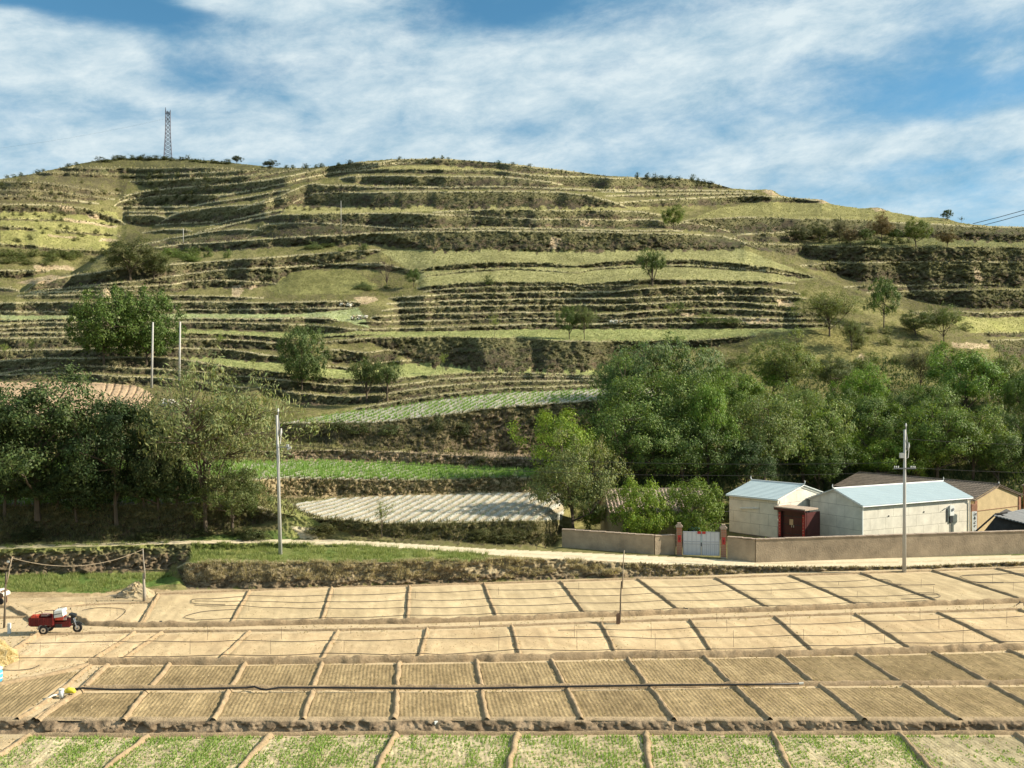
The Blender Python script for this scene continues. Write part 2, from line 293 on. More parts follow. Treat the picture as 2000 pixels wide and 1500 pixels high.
# terrace risers: (x, y of the lip, height of the riser in px)
RIS = [
 [(690,800,0),(700,798,3),(780,784,8),(860,771,8),(980,759,7),(1100,755,7),(1180,752,6),(1300,749,5)],
 [(500,757,0),(520,759,14),(576,768,18),(640,773,16),(690,775,13),(750,771,14),(800,763,14),(860,755,12),(900,751,11),(980,746,8),(1100,744,7),(1180,743,6),(1280,741,5)],
 [(500,740,0),(515,740,17),(560,744,20),(610,749,14),(660,753,14),(710,756,12),(760,756,10),(800,750,9),(860,741,8),(940,737,7),(1040,735,6),(1180,739,5),(1280,735,0)],
 [(-400,716,14),(-100,712,14),(0,706,19),(80,701,17),(160,700,16),(300,699,16),(354,702,18),(400,709,18),(450,716,16),(510,724,13),(570,731,11),(640,738,9),(700,740,9),(760,742,8),(810,735,6),(900,729,6),(1000,728,6),(1100,731,6),(1180,733,4),(1200,734,0)],
 [(-400,738,12),(0,734,9),(100,729,12),(180,731,13),(260,736,14),(330,741,13),(400,748,14),(460,756,10),(490,758,0)],
 [(-400,730,4),(0,731,1),(40,724,6),(100,718,9),(180,716,10),(300,721,10),(380,726,12),(450,735,14),(500,738,8),(515,740,0)],
 [(-400,688,12),(0,686,14),(80,683,13),(200,681,13),(320,680,14),(354,681,16),(430,682,15),(490,689,14),(550,699,10),(590,706,0)],
 [(-400,664,14),(0,661,20),(120,660,19),(200,660,17),(354,662,14),(450,665,14),(536,670,12),(580,675,0)],
 [(-400,654,5),(0,652,5),(60,650,7),(140,650,7),(354,651,8),(440,653,8),(560,660,8),(600,663,0)],
 [(-400,646,5),(0,644,5),(60,642,5),(140,640,6),(300,641,2),(360,642,0)],
 [(-400,636,5),(0,636,6),(80,631,7),(200,630,8),(354,630,11),(510,633,12),(610,636,12),(670,641,8),(710,645,0)],
 [(-400,626,3),(0,626,3),(60,625,4),(140,623,5),(354,622,5),(530,624,5),(600,621,8),(640,623,9),(665,628,0)],
 [(-400,611,5),(0,610,5),(150,610,6),(350,606,6),(490,605,7),(600,603,8),(660,602,4),(700,602,0)],
 [(-400,590,10),(0,592,12),(80,592,16),(130,590,18),(180,592,12),(350,591,12),(520,592,11),(600,590,11),(690,590,9),(720,592,0)],
 [(30,579,0),(50,578,6),(190,577,5),(250,577,5),(350,578,8),(450,581,7),(520,583,0)],
 [(58,576,0),(80,572,4),(190,569,5),(250,568,5),(300,570,0)],
 [(45,574,0),(100,566,3),(160,562,3),(220,561,5),(280,560,10),(340,556,14),(360,551,14),(410,547,12),(480,550,12),(530,554,3),(545,556,0)],
 [(150,560,0),(200,556,3),(260,550,6),(340,539,14),(400,532,15),(470,526,20),(510,524,26),(540,523,24),(570,521,8),(630,518,5),(736,514,4),(750,514,0)],
 [(46,573,0),(60,560,8),(75,550,14),(120,542,18),(180,534,20),(224,528,20),(290,521,20),(350,516,20),(430,510,14),(530,503,16),(630,496,18),(700,491,14),(736,489,5),(745,489,0)],
 [(260,489,0),(320,483,5),(350,479,11),(430,475,14),(530,467,14),(630,460,16),(700,459,18),(750,456,20),(800,454,28),(818,454,29),(900,452,32),(1000,452,33),(1100,452,34),(1200,455,29),(1300,456,27),(1400,460,24),(1440,468,16),(1460,480,0)],
 [(262,482,0),(290,476,4),(330,467,10),(350,464,14),(400,455,18),(470,449,18),(490,449,14),(515,452,0)],
 [(480,466,0),(500,450,10),(516,439,20),(550,436,26),(630,437,21),(700,441,14),(750,445,6),(818,448,3),(1000,446,2),(1210,451,2),(1315,451,2),(1340,453,0)],
 [(505,430,0),(520,424,8),(550,420,14),(650,418,18),(750,418,22),(800,418,25),(860,421,22),(950,425,16),(1035,429,14),(1280,431,13),(1350,436,13),(1400,444,8),(1430,455,0)],
 [(840,416,0),(900,412,9),(1000,411,15),(1150,412,14),(1240,414,15),(1300,422,4),(1320,430,0)],
 [(400,444,0),(440,434,3),(480,425,4),(530,414,6),(548,412,3),(560,412,0)],
 [(380,456,0),(420,446,4),(470,435,4),(520,424,6),(530,421,0)],
 [(570,398,0),(590,388,12),(610,380,21),(680,378,24),(750,377,26),(850,376,28),(1000,374,28),(1100,377,26),(1150,383,20),(1200,396,8),(1230,408,0)],
 [(460,412,0),(500,398,8),(540,386,18),(590,366,28),(610,361,17),(690,362,10),(712,366,4),(800,366,4),(1000,365,4),(1150,371,3),(1250,372,2),(1300,374,0)],
 [(312,436,0),(330,424,12),(350,416,20),(400,407,28),(450,403,28),(500,400,20),(530,394,16),(560,386,0)],
 [(370,406,0),(400,398,4),(450,391,5),(490,385,6),(530,377,6),(570,370,0)],
 [(232,392,0),(240,384,8),(300,372,12),(400,364,14),(466,360,14),(530,350,14),(570,343,14),(610,334,14),(650,324,14),(690,318,12),(730,318,8),(760,321,3),(780,322,0)],
 [(222,404,0),(235,394,8),(260,389,12),(320,383,16),(380,381,16),(416,383,12),(440,380,0)],
 [(400,390,0),(450,380,4),(510,369,5),(570,355,6),(610,346,6),(670,334,6),(750,321,4),(800,318,2),(850,318,0)],
 [(700,326,0),(770,313,6),(830,310.5,9),(900,312,11),(1000,322,11),(1100,334,8),(1175,342,3),(1200,344,0)],
 [(640,338,0),(700,334,4),(755,331,6),(965,333,6),(1035,342,8),(1100,346,14),(1180,347,18),(1350,351,16),(1390,358,9),(1440,370,0)],
 [(660,350,0),(690,345,12),(760,344,16),(900,345,18),(1000,347,17),(1070,355,12),(1100,362,0)],
 [(1160,376,0),(1250,374,3),(1350,372,3),(1440,374,2),(1480,378,0)],
 [(1170,384,0),(1250,381,4),(1350,379,4),(1450,378,3),(1490,380,0)],
 [(1200,398,0),(1230,394,8),(1300,391,12),(1380,387,13),(1450,383,11),(1520,385,8),(1580,390,6),(1610,396,0)],
 [(1325,438,0),(1345,429,16),(1454,424,28),(1545,427,25),(1685,431,20),(1750,434,24),(1860,441,24),(2000,445,24),(2400,450,24)],
 [(1425,468,0),(1440,459,10),(1510,454,17),(1615,450,14),(1690,452,6),(1730,455,0)],
 [(1440,474,0),(1480,476,10),(1580,480,20),(1650,483,26),(1800,483,27),(2000,483,27),(2400,484,27)],
 [(1560,520,0),(1600,516,12),(1680,514,30),(1800,512,42),(1900,512,42),(2000,511,44),(2400,511,44)],
 [(1645,562,0),(1680,560,8),(1800,558,8),(1900,556,5),(1960,556,0)],
 [(1690,572,0),(1720,570,5),(1800,568,16),(1900,568,32),(2000,567,36),(2400,567,36)],
 [(1776,612,0),(1800,610,5),(1880,609,8),(1930,613,7),(2000,608,8),(2400,606,8)],
 [(1905,650,0),(1920,649,7),(2000,649,7),(2400,649,7)],
 [(1925,664,0),(1950,665,25),(2000,664,38),(2400,664,38)],
 [(650,516,7),(750,518,8),(815,530,4),(830,534,0)],
 [(600,503,0),(640,516,6),(650,516,7)],
 [(805,531,0),(850,521,6),(895,516,8),(985,512,8),(1060,513,7),(1119,520,3),(1130,518,4),(1170,513,8),(1230,508,8),(1350,508,8),(1440,514,10),(1517,525,10),(1570,536,7),(1595,544,0)],
 [(790,546,0),(895,531,2),(1000,524,2),(1130,533,1),(1160,525,2),(1260,520,2),(1350,519,3),(1500,530,2),(1560,540,0)],
 [(812,564,0),(830,560,6),(900,553,7),(1000,551,7),(1100,552,7),(1140,556,5),(1200,550,8),(1280,545,10),(1400,548,8),(1500,550,6),(1560,555,0)],
 [(825,571,0),(850,567,6),(900,563,8),(1000,560,8),(1100,559,8),(1200,560,7),(1250,557,0)],
 [(755,584,0),(775,581,8),(900,575,9),(1100,571,10),(1200,571,8),(1260,565,12),(1320,561,15),(1440,560,16),(1500,563,12),(1540,568,8),(1565,576,0)],
 [(752,594,0),(780,592,7),(900,588,8),(1100,585,9),(1200,584,9),(1320,579,8),(1440,578,9),(1540,581,10),(1580,584,0)],
 [(742,608,0),(775,603,9),(900,599,10),(1100,596,10),(1200,597,10),(1360,589,10),(1440,591,8),(1540,599,8),(1570,603,0)],
 [(722,622,0),(740,618,9),(820,615,9),(980,611,10),(1100,613,8),(1200,615,9),(1280,608,9),(1380,604,9),(1440,605,10),(1560,612,8),(1600,614,0)],
 [(690,632,0),(730,630,6),(860,627,7),(960,623,7),(1100,623,6),(1220,626,5),(1300,621,8),(1400,621,7),(1500,622,6),(1600,624,4),(1640,628,0)],
 [(690,646,0),(720,643,4),(860,640,6),(1040,633,8),(1100,634,8),(1200,633,9),(1400,632,9),(1560,633,7),(1610,634,3),(1650,640,0)],
 [(690,662,0),(760,660,20),(820,658,45),(900,658,55),(1000,660,60),(1100,665,57),(1160,667,54),(1240,668,20),(1300,666,14),(1380,664,12),(1440,660,8),(1480,656,0)],
 [(720,712,0),(735,710,5),(820,703,5),(830,703,0)],
 [(620,690,0),(640,684,16),(660,683,24),(690,688,18),(720,690,20),(760,684,20),(790,690,0)],
 [(616,716,0),(640,715,4),(690,721,3),(720,724,0)],
 [(600,664,0),(640,657,3),(700,654,4),(760,652,0)], [(610,672,0),(660,666,6),(740,660,7),(770,660,0)],
 # left hill
 [(-400,362,14),(0,356,14),(80,357,13),(140,366,9),(200,376,7),(240,381,0)],
 [(-400,378,9),(0,372,9),(80,373,9),(160,382,8),(230,391,0)],
 [(-400,388,5),(0,384,6),(60,384,6),(150,393,4),(200,400,0)],
 [(-400,408,13),(0,400,13),(60,400,12),(120,402,12),(170,408,11),(210,420,11),(235,430,8),(245,440,0)],
 [(-400,430,3),(0,426,3),(110,429,3),(180,434,2),(200,436,0)],
 [(-400,450,6),(0,442,6),(56,444,6),(75,452,0)], [(100,451,0),(120,451,4),(200,456,4),(240,463,0)],
 [(-400,480,5),(0,476,5),(70,480,6),(120,487,7),(200,490,8),(222,492,0)],
 [(-400,540,12),(0,530,14),(60,528,10),(100,530,0)], [(-400,565,3),(0,563,5),(25,564,5),(40,572,0)],
 [(80,328,0),(120,327,6),(200,329,7),(300,330,8),(400,328,8),(470,332,0)],
 [(60,341,0),(80,338,5),(160,339,6),(260,344,4),(400,338,8),(470,334,8),(540,332,0)],
 [(250,355,0),(300,354,14),(400,348,14),(470,345,10),(520,340,6),(600,329,0)],
 [(230,406,0),(240,405,4),(340,405,5),(370,404,0)], [(236,416,0),(250,415,3),(340,415,3),(350,415,0)],
 [(240,424,0),(250,421,14),(300,420,18),(320,424,10),(330,430,0)],
 [(296,441,0),(330,438,3),(400,435,3),(420,434,0)], [(270,456,0),(330,449,6),(360,449,5),(376,453,0)],
 # lower valley banks
 [(-400,940,31),(0,940,31),(400,938,32),(490,938,28),(520,936,30),(560,935,34),(650,937,34),(825,939,26),(1000,934,26),(1100,932,30),(1200,925,30)],
 [(-400,988,72),(0,988,72),(200,986,68),(400,984,62),(450,985,50),(500,990,34),(540,1000,16),(580,1010,0)],
 [(610,1012,0),(640,1014,18),(700,1020,30),(755,1024,30),(900,1021,38),(1060,1018,48),(1080,1018,50),(1100,1030,0)],
 [(-400,1080,50),(0,1072,52),(140,1071,50),(300,1064,50),(350,1062,44),(380,1062,16),(500,1061,12),(600,1063,8),(700,1067,0)],
 [(345,1110,0),(362,1101,44),(370,1100,52),(500,1098,54),(650,1100,48),(800,1096,47),(1000,1092,44),(1150,1093,38),(1300,1103,25),(1500,1107,13),(1765,1107.5,5),(1850,1104,6),(2000,1097,9),(2400,1085,10)],
 [(480,880,0),(540,884,14),(650,881,19),(800,885,22),(900,890,22),(1050,898,20),(1200,875,20)],
 [(540,828,0),(560,827,34),(650,826,42),(737,825,54),(860,811,72),(965,797,92),(1050,790,103),(1140,783,80),(1200,780,60),(1300,780,40),(1400,778,0)],
]
xs_in = np.arange(-24, 2025, 2.0)
xs = np.concatenate([np.arange(-400, -24, 8.0), xs_in, np.arange(2032, 2401, 8.0)])
NX = len(xs); NY = 600
yS = np.array([np.interp(xs, s[0], s[1]) for s in STN]); lS = np.array([np.interp(xs, s[0], s[2]) for s in STN])
def smooth_x(a, k=9):
    ker = np.hanning(k+2)[1:-1]; ker /= ker.sum(); p = np.pad(a, ((0,0),(k//2,k//2)), 'edge')
    return np.array([np.convolve(r, ker, 'valid') for r in p])
lS = smooth_x(lS, 21)
lS[11:16] = smooth_x(lS[11:16], 61); lS[16:18] = smooth_x(lS[16:18], 25); lS[18:] = smooth_x(lS[18:], 81); yS[11:-1] = smooth_x(yS[11:-1], 15)
for k in range(1, len(STN)):           # keep order after smoothing
    yS[k] = np.minimum(yS[k], yS[k-1]-0.25); lS[k] = np.maximum(lS[k], lS[k-1]+0.0015)
# wobble of the lips (px)
PX = np.repeat(xs[None, :], NY, 0)
frac = np.linspace(0, 1, NY)
# rows: denser where the picture needs it (uniform in pixels of each column)
PY = yS[0][None, :] + (yS[-1]-yS[0])[None, :]*frac[:, None]
def sm1(a, k):
    if len(a) < 2*k: return a
    ker = np.hanning(k+2)[1:-1]; ker /= ker.sum(); return np.convolve(np.pad(a, k//2, 'reflect', reflect_type='odd'), ker, 'valid')
RF = np.zeros((NY, NX)); riser = np.zeros((NY, NX)); riserG = np.zeros((NY, NX)); lipm = np.zeros((NY, NX))
for i, R in enumerate(RIS):
    rx = np.array([p[0] for p in R], float); ry = np.array([p[1] for p in R], float); rt = np.array([p[2] for p in R], float)
    if ry.mean() < 780: rt = np.where(rt > 0, rt*1.14+(1.0 if ry.mean() < 600 else .8), 0)
    c = (xs >= rx[0]) & (xs <= rx[-1]); X = xs[c]
    if not c.any(): continue
    ly = np.interp(X, rx, ry); t = np.interp(X, rx, rt)
    ly = sm1(ly, 15); t = sm1(t, 9)
    amp = np.clip(t*0.10, 0.35, 2.2)
    gy = ly+(fbm(X/60.0, X*0+i*3.3, i+40, 2)-.5)*2*amp; gt = t*(1+(fbm(X/70.0, X*0+i*7.7, i+55, 2)-.5)*.3)
    dg = PY[:, c]-gy[None, :]
    riserG[:, c] = np.maximum(riserG[:, c], np.clip((dg+.6)/1.2, 0, 1)*np.clip((gt[None, :]-dg)/1.5, 0, 1)*(gt[None, :] > .4))
    ly = gy + (fbm(X/9.0, X*0+i*3.3, i, 3)-.5)*.8*amp
    t = t*(1+(fbm(X/8.0, X*0+i*7.7, i+50, 3)-.5)*0.65)
    g = fbm(X/5.0, X*0+i*5.1, i+90, 2)
    d = PY[:, c]-ly[None, :]           # >0 below the lip
    soft = 0.6
    on = np.clip((d+soft)/(2*soft), 0, 1)*np.clip((t[None, :]-d)/1.2, 0, 1)*(t[None, :] > 0.4)
    riser[:, c] = np.maximum(riser[:, c], on)
    RF[:, c] = np.where(on > .3, np.clip(d/np.maximum(t[None, :], 1), 0, 1), RF[:, c])
    lw = np.where(ly < 780, 1.7, 2.0)[None, :]*(0.75+0.5*g[None, :])
    lip = np.clip(1.6-1.6*np.abs(d+lw*0.5)/(lw), 0, 1)*(t[None, :] > 0.8)
    lipm[:, c] = np.maximum(lipm[:, c], lip)
lnoise = fbm(PX/60, PY/9, 5, 3)
w = 0.10 + (1-riserG)*1.0
lnY = np.zeros((NY, NX)); dW = w*np.abs(np.gradient(PY, axis=0)); W = np.cumsum(dW, axis=0)-dW
colsI = np.arange(NX)
segid = np.zeros((NY, NX), int)
for k in range(len(STN)-1):
    a = yS[k]; b = yS[k+1]
    m = (PY <= a[None, :]+1e-6) & (PY >= b[None, :]-1e-6)
    segid[m] = k
def w_at(y):      # cumulative weight at image height y in each column
    fi = np.clip((y-PY[0])/(PY[-1]-PY[0])*(NY-1), 0, NY-1.001); i0 = fi.astype(int); f = fi-i0
    return W[i0, colsI]*(1-f)+W[i0+1, colsI]*f
WS = np.array([w_at(yS[k]) for k in range(len(STN))])
for k in range(len(STN)-1):
    m = segid == k
    t = np.clip((W-WS[k][None, :])/np.maximum(WS[k+1]-WS[k], 1e-6)[None, :], 0, 1)
    v = lS[k][None, :]+(lS[k+1]-lS[k])[None, :]*t
    lnY[m] = v[m]
def blur_rows(a, k):
    ker = np.hanning(k+2)[1:-1]; ker /= ker.sum(); p = np.pad(a, ((0, 0), (k//2, k//2)), 'edge'); o = np.zeros_like(a)
    for i in range(k): o += ker[i]*p[:, i:i+a.shape[1]]
    return o
lnY = blur_rows(lnY, 7)
TY = np.exp(lnY)
# relief: lumps in the distance direction, stronger on risers
sc = TY/100.0
big = fbm(PX/90, PY/40, 11, 3)-.5
gul = fbm((PX+PY*.5)/22.0, PY/13.0, 23, 4)-.5            # gullied banks
gul2 = fbm(PX/9.0+.6*PY/9, PY/7.0, 27, 3)-.5
fin = fbm(PX/4.0, PY/3.5, 31, 3)-.5
Xw = (PX-1000)/F*TY
flat_mask = np.ones((NY, NX))
road_m = (segid == 2)
flat_mask[road_m] = 0.1; flat_mask[:4] *= np.linspace(0, 1, 4)[:, None]
yard = ((segid == 3) & (PX > 1095)); flat_mask[yard] = 0.0
fin_l = 1-np.clip(lipm*1.5, 0, .9)
rel = fin_l*(riser*(gul*.9*np.clip(TY/120, .5, 2.0)+gul2*.8*sc+fin*.45*sc)+(1-riser)*(fin*0.35*sc))*flat_mask
TYd = TY+rel
TX = (PX-1000)/F*TYd; TZ = CAMZ-(PY-750)/F*TYd
TZ = TZ+(fin_l*fin*0.12*sc+(1-riser)*big*0.0)*flat_mask*0.8

def inpoly(poly, jit=3.0, seed=0):
    """soft-edged membership of grid points in an image polygon"""
    jx = (fbm(PX/16, PY/10, 200+seed, 3)-.5)*2*jit*2; jy = (fbm(PX/16, PY/10, 300+seed, 3)-.5)*2*jit
    x = PX+jx; y = PY+jy; ins = np.zeros(x.shape, bool); n = len(poly)
    for i in range(n):
        x0, y0 = poly[i]; x1, y1 = poly[(i+1) % n]
        if y0 == y1: continue
        c = ((y0 > y) != (y1 > y)) & (x < (x1-x0)*(y-y0)/(y1-y0)+x0)
        ins ^= c
    return ins
def lerp(a, b, t): return a+(b-a)*t[..., None]
C = lambda *c: np.array(c, float)
n_a = fbm(PX/70, PY/22, 61, 4); n_b = fbm(PX/9, PY/5, 62, 3); n_c = fbm(PX/28, PY/12, 63, 4); n_d = fbm(PX/3.3, PY/2.6, 64, 2)
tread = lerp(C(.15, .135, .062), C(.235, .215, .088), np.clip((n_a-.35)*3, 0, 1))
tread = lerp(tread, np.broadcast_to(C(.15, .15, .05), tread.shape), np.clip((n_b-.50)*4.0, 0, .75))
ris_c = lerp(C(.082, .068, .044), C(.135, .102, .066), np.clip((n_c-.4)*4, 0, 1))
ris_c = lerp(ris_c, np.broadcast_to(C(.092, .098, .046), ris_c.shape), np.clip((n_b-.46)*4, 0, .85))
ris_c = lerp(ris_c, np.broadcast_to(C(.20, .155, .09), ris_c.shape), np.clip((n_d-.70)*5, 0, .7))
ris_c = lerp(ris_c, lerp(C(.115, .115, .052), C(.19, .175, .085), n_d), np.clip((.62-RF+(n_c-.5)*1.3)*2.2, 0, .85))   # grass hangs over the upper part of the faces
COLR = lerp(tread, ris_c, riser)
COLR = lerp(COLR, np.broadcast_to(C(.43, .385, .235), COLR.shape), np.clip(lipm*(0.55+n_b*.8), 0, 1))
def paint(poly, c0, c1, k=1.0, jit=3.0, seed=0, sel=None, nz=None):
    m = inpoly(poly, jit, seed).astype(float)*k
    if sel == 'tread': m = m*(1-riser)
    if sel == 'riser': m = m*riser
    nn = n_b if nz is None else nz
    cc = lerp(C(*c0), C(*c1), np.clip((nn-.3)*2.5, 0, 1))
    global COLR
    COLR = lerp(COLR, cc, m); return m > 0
GR0, GR1 = (.25, .28, .10), (.36, .38, .15)       # fresh light green terraces
YG0, YG1 = (.28, .26, .10), (.38, .35, .15)
for poly, c0, c1 in [
  ([(740,489),(900,488),(1300,484),(1440,482),(1600,545),(1500,552),(1120,558),(820,565),(790,520)], (.27,.265,.11), (.37,.355,.16)),
  ([(350,612),(700,600),(720,640),(640,620),(350,622),(0,626),(0,614)], (.33,.38,.16), (.42,.46,.24)),
  ([(300,641),(600,650),(720,645),(1150,642),(1620,640),(1480,656),(1300,668),(1100,665),(760,658),(600,662),(300,650)], GR0, GR1),
  ([(350,697),(470,697),(600,712),(700,722),(800,708),(1000,716),(1190,724),(1190,734),(1000,729),(800,736),(700,742),(600,735),(480,722)], GR0, GR1),
  ([(540,402),(700,402),(1000,400),(1270,404),(1270,411),(900,411),(700,416),(535,420)], YG0, YG1),
  ([(700,330),(800,322),(1000,327),(1200,343),(1150,348),(1000,336),(760,332)], YG0, YG1),
  ([(1340,430),(1400,408),(1500,392),(1600,392),(1760,416),(1860,436),(1600,430),(1450,422)], (.22,.21,.08), (.31,.29,.12)),
  ([(1700,468),(1800,462),(2100,462),(2100,484),(1750,484),(1560,478)], GR0, GR1),
  ([(0,405),(150,405),(230,415),(230,470),(200,492),(100,488),(0,475)], (.24,.24,.08), (.36,.34,.13)),
  ([(1830,618),(2400,612),(2400,648),(1900,650)], (.30,.30,.10), (.40,.38,.15)),
  ([(540,528),(690,528),(740,560),(700,575),(540,575),(520,560)], (.17,.17,.06), (.27,.26,.10)),
  ([(1480,650),(1640,640),(1760,700),(1900,750),(1800,780),(1450,780),(1460,680)], (.17,.165,.06), (.28,.25,.10)),
  ([(600,724),(690,720),(780,745),(640,742)], GR0, GR1)]:
    paint(poly, c0, c1, .9, 2.0, sel='tread')
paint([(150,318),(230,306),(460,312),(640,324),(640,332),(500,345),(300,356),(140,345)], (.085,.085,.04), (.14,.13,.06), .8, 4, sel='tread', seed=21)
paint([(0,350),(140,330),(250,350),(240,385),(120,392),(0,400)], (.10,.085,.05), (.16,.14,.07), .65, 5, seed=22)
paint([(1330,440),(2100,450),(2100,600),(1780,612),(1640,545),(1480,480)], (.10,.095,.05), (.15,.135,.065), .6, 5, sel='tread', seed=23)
# pale slips of bare loess
LO0, LO1 = (.40, .30, .19), (.58, .46, .30)
for poly in [[(66,519),(100,516),(150,523),(148,530),(110,526),(70,529)], [(32,552),(60,545),(100,537),(128,541),(90,553),(60,556)],
             [(452,560),(470,556),(476,568),(468,582),(455,578)], [(484,560),(500,557),(503,563),(488,566)], [(690,580),(735,579),(738,585),(715,595),(695,590)],
             [(1130,430),(1150,428),(1158,442),(1136,442)], [(1400,568),(1410,565),(1414,578),(1402,578)], [(1515,585),(1545,586),(1560,600),(1520,598)], [(1445,588),(1455,584),(1452,592)],
             [(1330,610),(1355,612),(1352,618),(1335,618)], [(1440,623),(1500,622),(1505,632),(1450,632)], [(1485,371),(1508,372),(1522,382),(1500,380)], [(1590,389),(1608,391),(1622,398),(1600,397)], [(1700,406),(1718,406),(1735,413),(1712,412)],
             [(1860,668),(1930,672),(1930,680),(1862,680)], [(1680,690),(1712,712),(1700,716),(1672,700)], [(115,400),(140,403),(150,412),(130,412)], [(170,418),(190,419),(190,428),(176,426)], [(126,425),(230,442),(222,446),(120,430)],
             [(90,457),(150,462),(150,466),(95,461)], [(200,465),(230,468),(226,473),(190,470)], [(1075,462),(1095,466),(1088,486),(1072,484)], [(1900,520),(1915,530),(1925,550),(1908,545)]]:
    paint(poly, LO0, LO1, .8, 2.5, seed=3)
paint([(925,810),(990,800),(1040,830),(1030,885),(960,890),(900,870)], (.26,.19,.125), (.17,.13,.09), .8, 9, seed=4)
paint([(0,1085),(330,1082),(330,1112),(0,1122)], (.25,.185,.12), (.17,.13,.085), .75, 6, seed=5)
paint([(200,790),(560,832),(1200,782),(1200,910),(560,905)], (.12,.095,.06), (.17,.13,.08), .45, 5, sel='riser')
# dry straw-coloured bank above the beds, eroded pale banks
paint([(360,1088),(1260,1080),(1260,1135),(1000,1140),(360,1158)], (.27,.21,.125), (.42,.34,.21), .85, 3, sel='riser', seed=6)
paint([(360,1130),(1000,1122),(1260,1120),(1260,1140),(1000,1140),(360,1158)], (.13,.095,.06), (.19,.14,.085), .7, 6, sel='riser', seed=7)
paint([(1240,1095),(2400,1080),(2400,1115),(1240,1140)], (.27,.21,.145), (.40,.31,.21), .85, 3, seed=8)
paint([(500,930),(1100,928),(1100,965),(650,972),(540,972),(500,955)], (.28,.215,.12), (.42,.33,.19), .8, 3, seed=9)
paint([(540,878),(1050,885),(1050,908),(800,905),(540,902)], (.25,.185,.12), (.36,.27,.18), .8, 3, seed=10)
paint([(600,1000),(1100,1012),(1100,1075),(640,1056)], (.12,.105,.055), (.18,.145,.08), .7, 4, sel='riser')
# grass strips
paint([(372,1062),(560,1062),(700,1066),(900,1080),(960,1090),(940,1096),(370,1100)], (.13,.19,.045), (.26,.27,.09), .9, 2, nz=n_c)
paint([(-400,1125),(-0,1124),(330,1118),(360,1140),(240,1150),(180,1160),(0,1162),(-400,1168)], (.10,.17,.04), (.20,.24,.07), .95, 3, nz=n_c)
paint([(-400,1066),(0,1066),(330,1060),(330,1070),(0,1080),(-400,1084)], (.20,.22,.07), (.28,.28,.10), .9, 2)
paint([(340,1056),(420,1045),(560,1035),(600,1050),(560,1056)], (.10,.16,.04), (.16,.20,.06), .9, 3)
paint([(520,975),(560,975),(610,1015),(640,1030),(620,1052),(560,1050),(540,1010)], (.24,.27,.08), (.34,.33,.13), .9, 3)
paint([(570,1028),(618,1030),(622,1052),(588,1052)], (.62,.53,.36), (.70,.60,.42), .9, 2)
paint([(500,985),(540,1005),(535,1012),(495,995)], (.5,.43,.3), (.6,.52,.38), .8, 2)
paint([(1480,1070),(2400,1060),(2400,1084),(1600,1092),(1480,1094)], (.10,.14,.04), (.2,.22,.08), .8, 3)
# dusty edge of the yard
paint([(-400,1148),(180,1158),(300,1150),(366,1156),(366,1180),(-400,1180)], (.40,.29,.165), (.58,.44,.26), .9, 3, nz=n_c)

# fields cut out of the land as sheets of their own
F_maize1 = [(556,827),(650,809),(690,804),(780,794),(860,781),(980,768),(1100,763),(1200,758),(1300,756),(1300,780),(1140,783),(1050,790),(965,797),(860,811),(737,825),(650,826)]
F_maize2 = [(-400,903),(490,904),(650,901),(800,908),(900,913),(1050,919),(1150,915),(1150,930),(1035,932),(825,938),(650,936),(560,934),(490,937),(-400,939)]
F_mulch = [(572,984),(650,973),(825,967),(1000,962),(1100,963),(1100,1015),(1060,1016),(900,1018),(755,1021),(680,1016),(620,1008),(588,998)]
F_strip = [(-400,973),(440,971),(470,980),(440,984),(0,987),(-400,989)]
F_plough = [(-400,748),(110,746),(200,748),(262,753),(285,762),(300,775),(285,795),(250,812),(0,808),(-400,806)]
def field(poly, jit=1.0, seed=0): return inpoly(poly, jit, seed)
fid = np.zeros((NY, NX), int)
fid[field(F_maize1)] = 1; fid[field(F_maize2)] = 2; fid[field(F_mulch)] = 3; fid[field(F_strip)] = 4; fid[field(F_plough)] = 5
roadf = (segid == 2); fid[roadf] = 6
# mulch film rows: real ridges, white film on them
ang = math.radians(14)
u = TX*math.cos(ang)-TY*math.sin(ang)
rowp = 0.5+0.5*np.cos(2*np.pi*u/.95+0.35*np.sin(TY*0.4))
for k, (amp, wht) in {3: (.11, .9), 1: (.06, .95), 2: (.06, .75), 4: (.05, .8)}.items():
    m = fid == k
    TZ[m] += amp*(rowp[m]-.5)
    soilc = lerp(C(.34, .29, .19), C(.44, .38, .27), n_b); film = lerp(C(.40, .40, .345), C(.52, .51, .45), n_d)
    pw = np.clip((rowp-.35)*3+(n_b-.5)*1.5, 0, 1)*wht
    COLR[m] = lerp(soilc, film, pw)[m]
    if k in (1, 2): COLR[m] = lerp(COLR, np.broadcast_to(C(.16, .20, .07), COLR.shape), np.clip((n_c-.3)*.9, 0, .6))[m]
# right end of the lower maize field has no film
m = (fid == 2) & (PX > 700); COLR[m] = lerp(COLR, np.broadcast_to(C(.10, .15, .04), COLR.shape), np.clip((PX-700)/250, 0, .8))[m]
m = fid == 5
COLR[m] = lerp(C(.46, .32, .20), C(.56, .41, .26), n_b)[m]
fur = (np.abs(((PX-245)*0.85+(PY-750)*.55+6*np.sin(PY/14)) % 13-6.5) < 1.3) & (PX > 205) & (PX < 300) & m
COLR[fur] = C(.27, .19, .12); TZ[fur] -= .15
# dirt road: pale wheel tracks
rt = (PY-yS[3][None, :])/np.maximum(yS[2]-yS[3], .5)[None, :]
rc = lerp(C(.62, .52, .35), C(.74, .64, .45), n_c)
rc = lerp(rc, np.broadcast_to(C(.42, .36, .22), rc.shape), np.clip(1-np.abs(rt-.5)*7, 0, 1)*.6*(n_b > .4))
rc = lerp(rc, np.broadcast_to(C(.36, .34, .18), rc.shape), np.clip((330-PX)/200, 0, 1)*.6)
COLR[roadf] = rc[roadf]

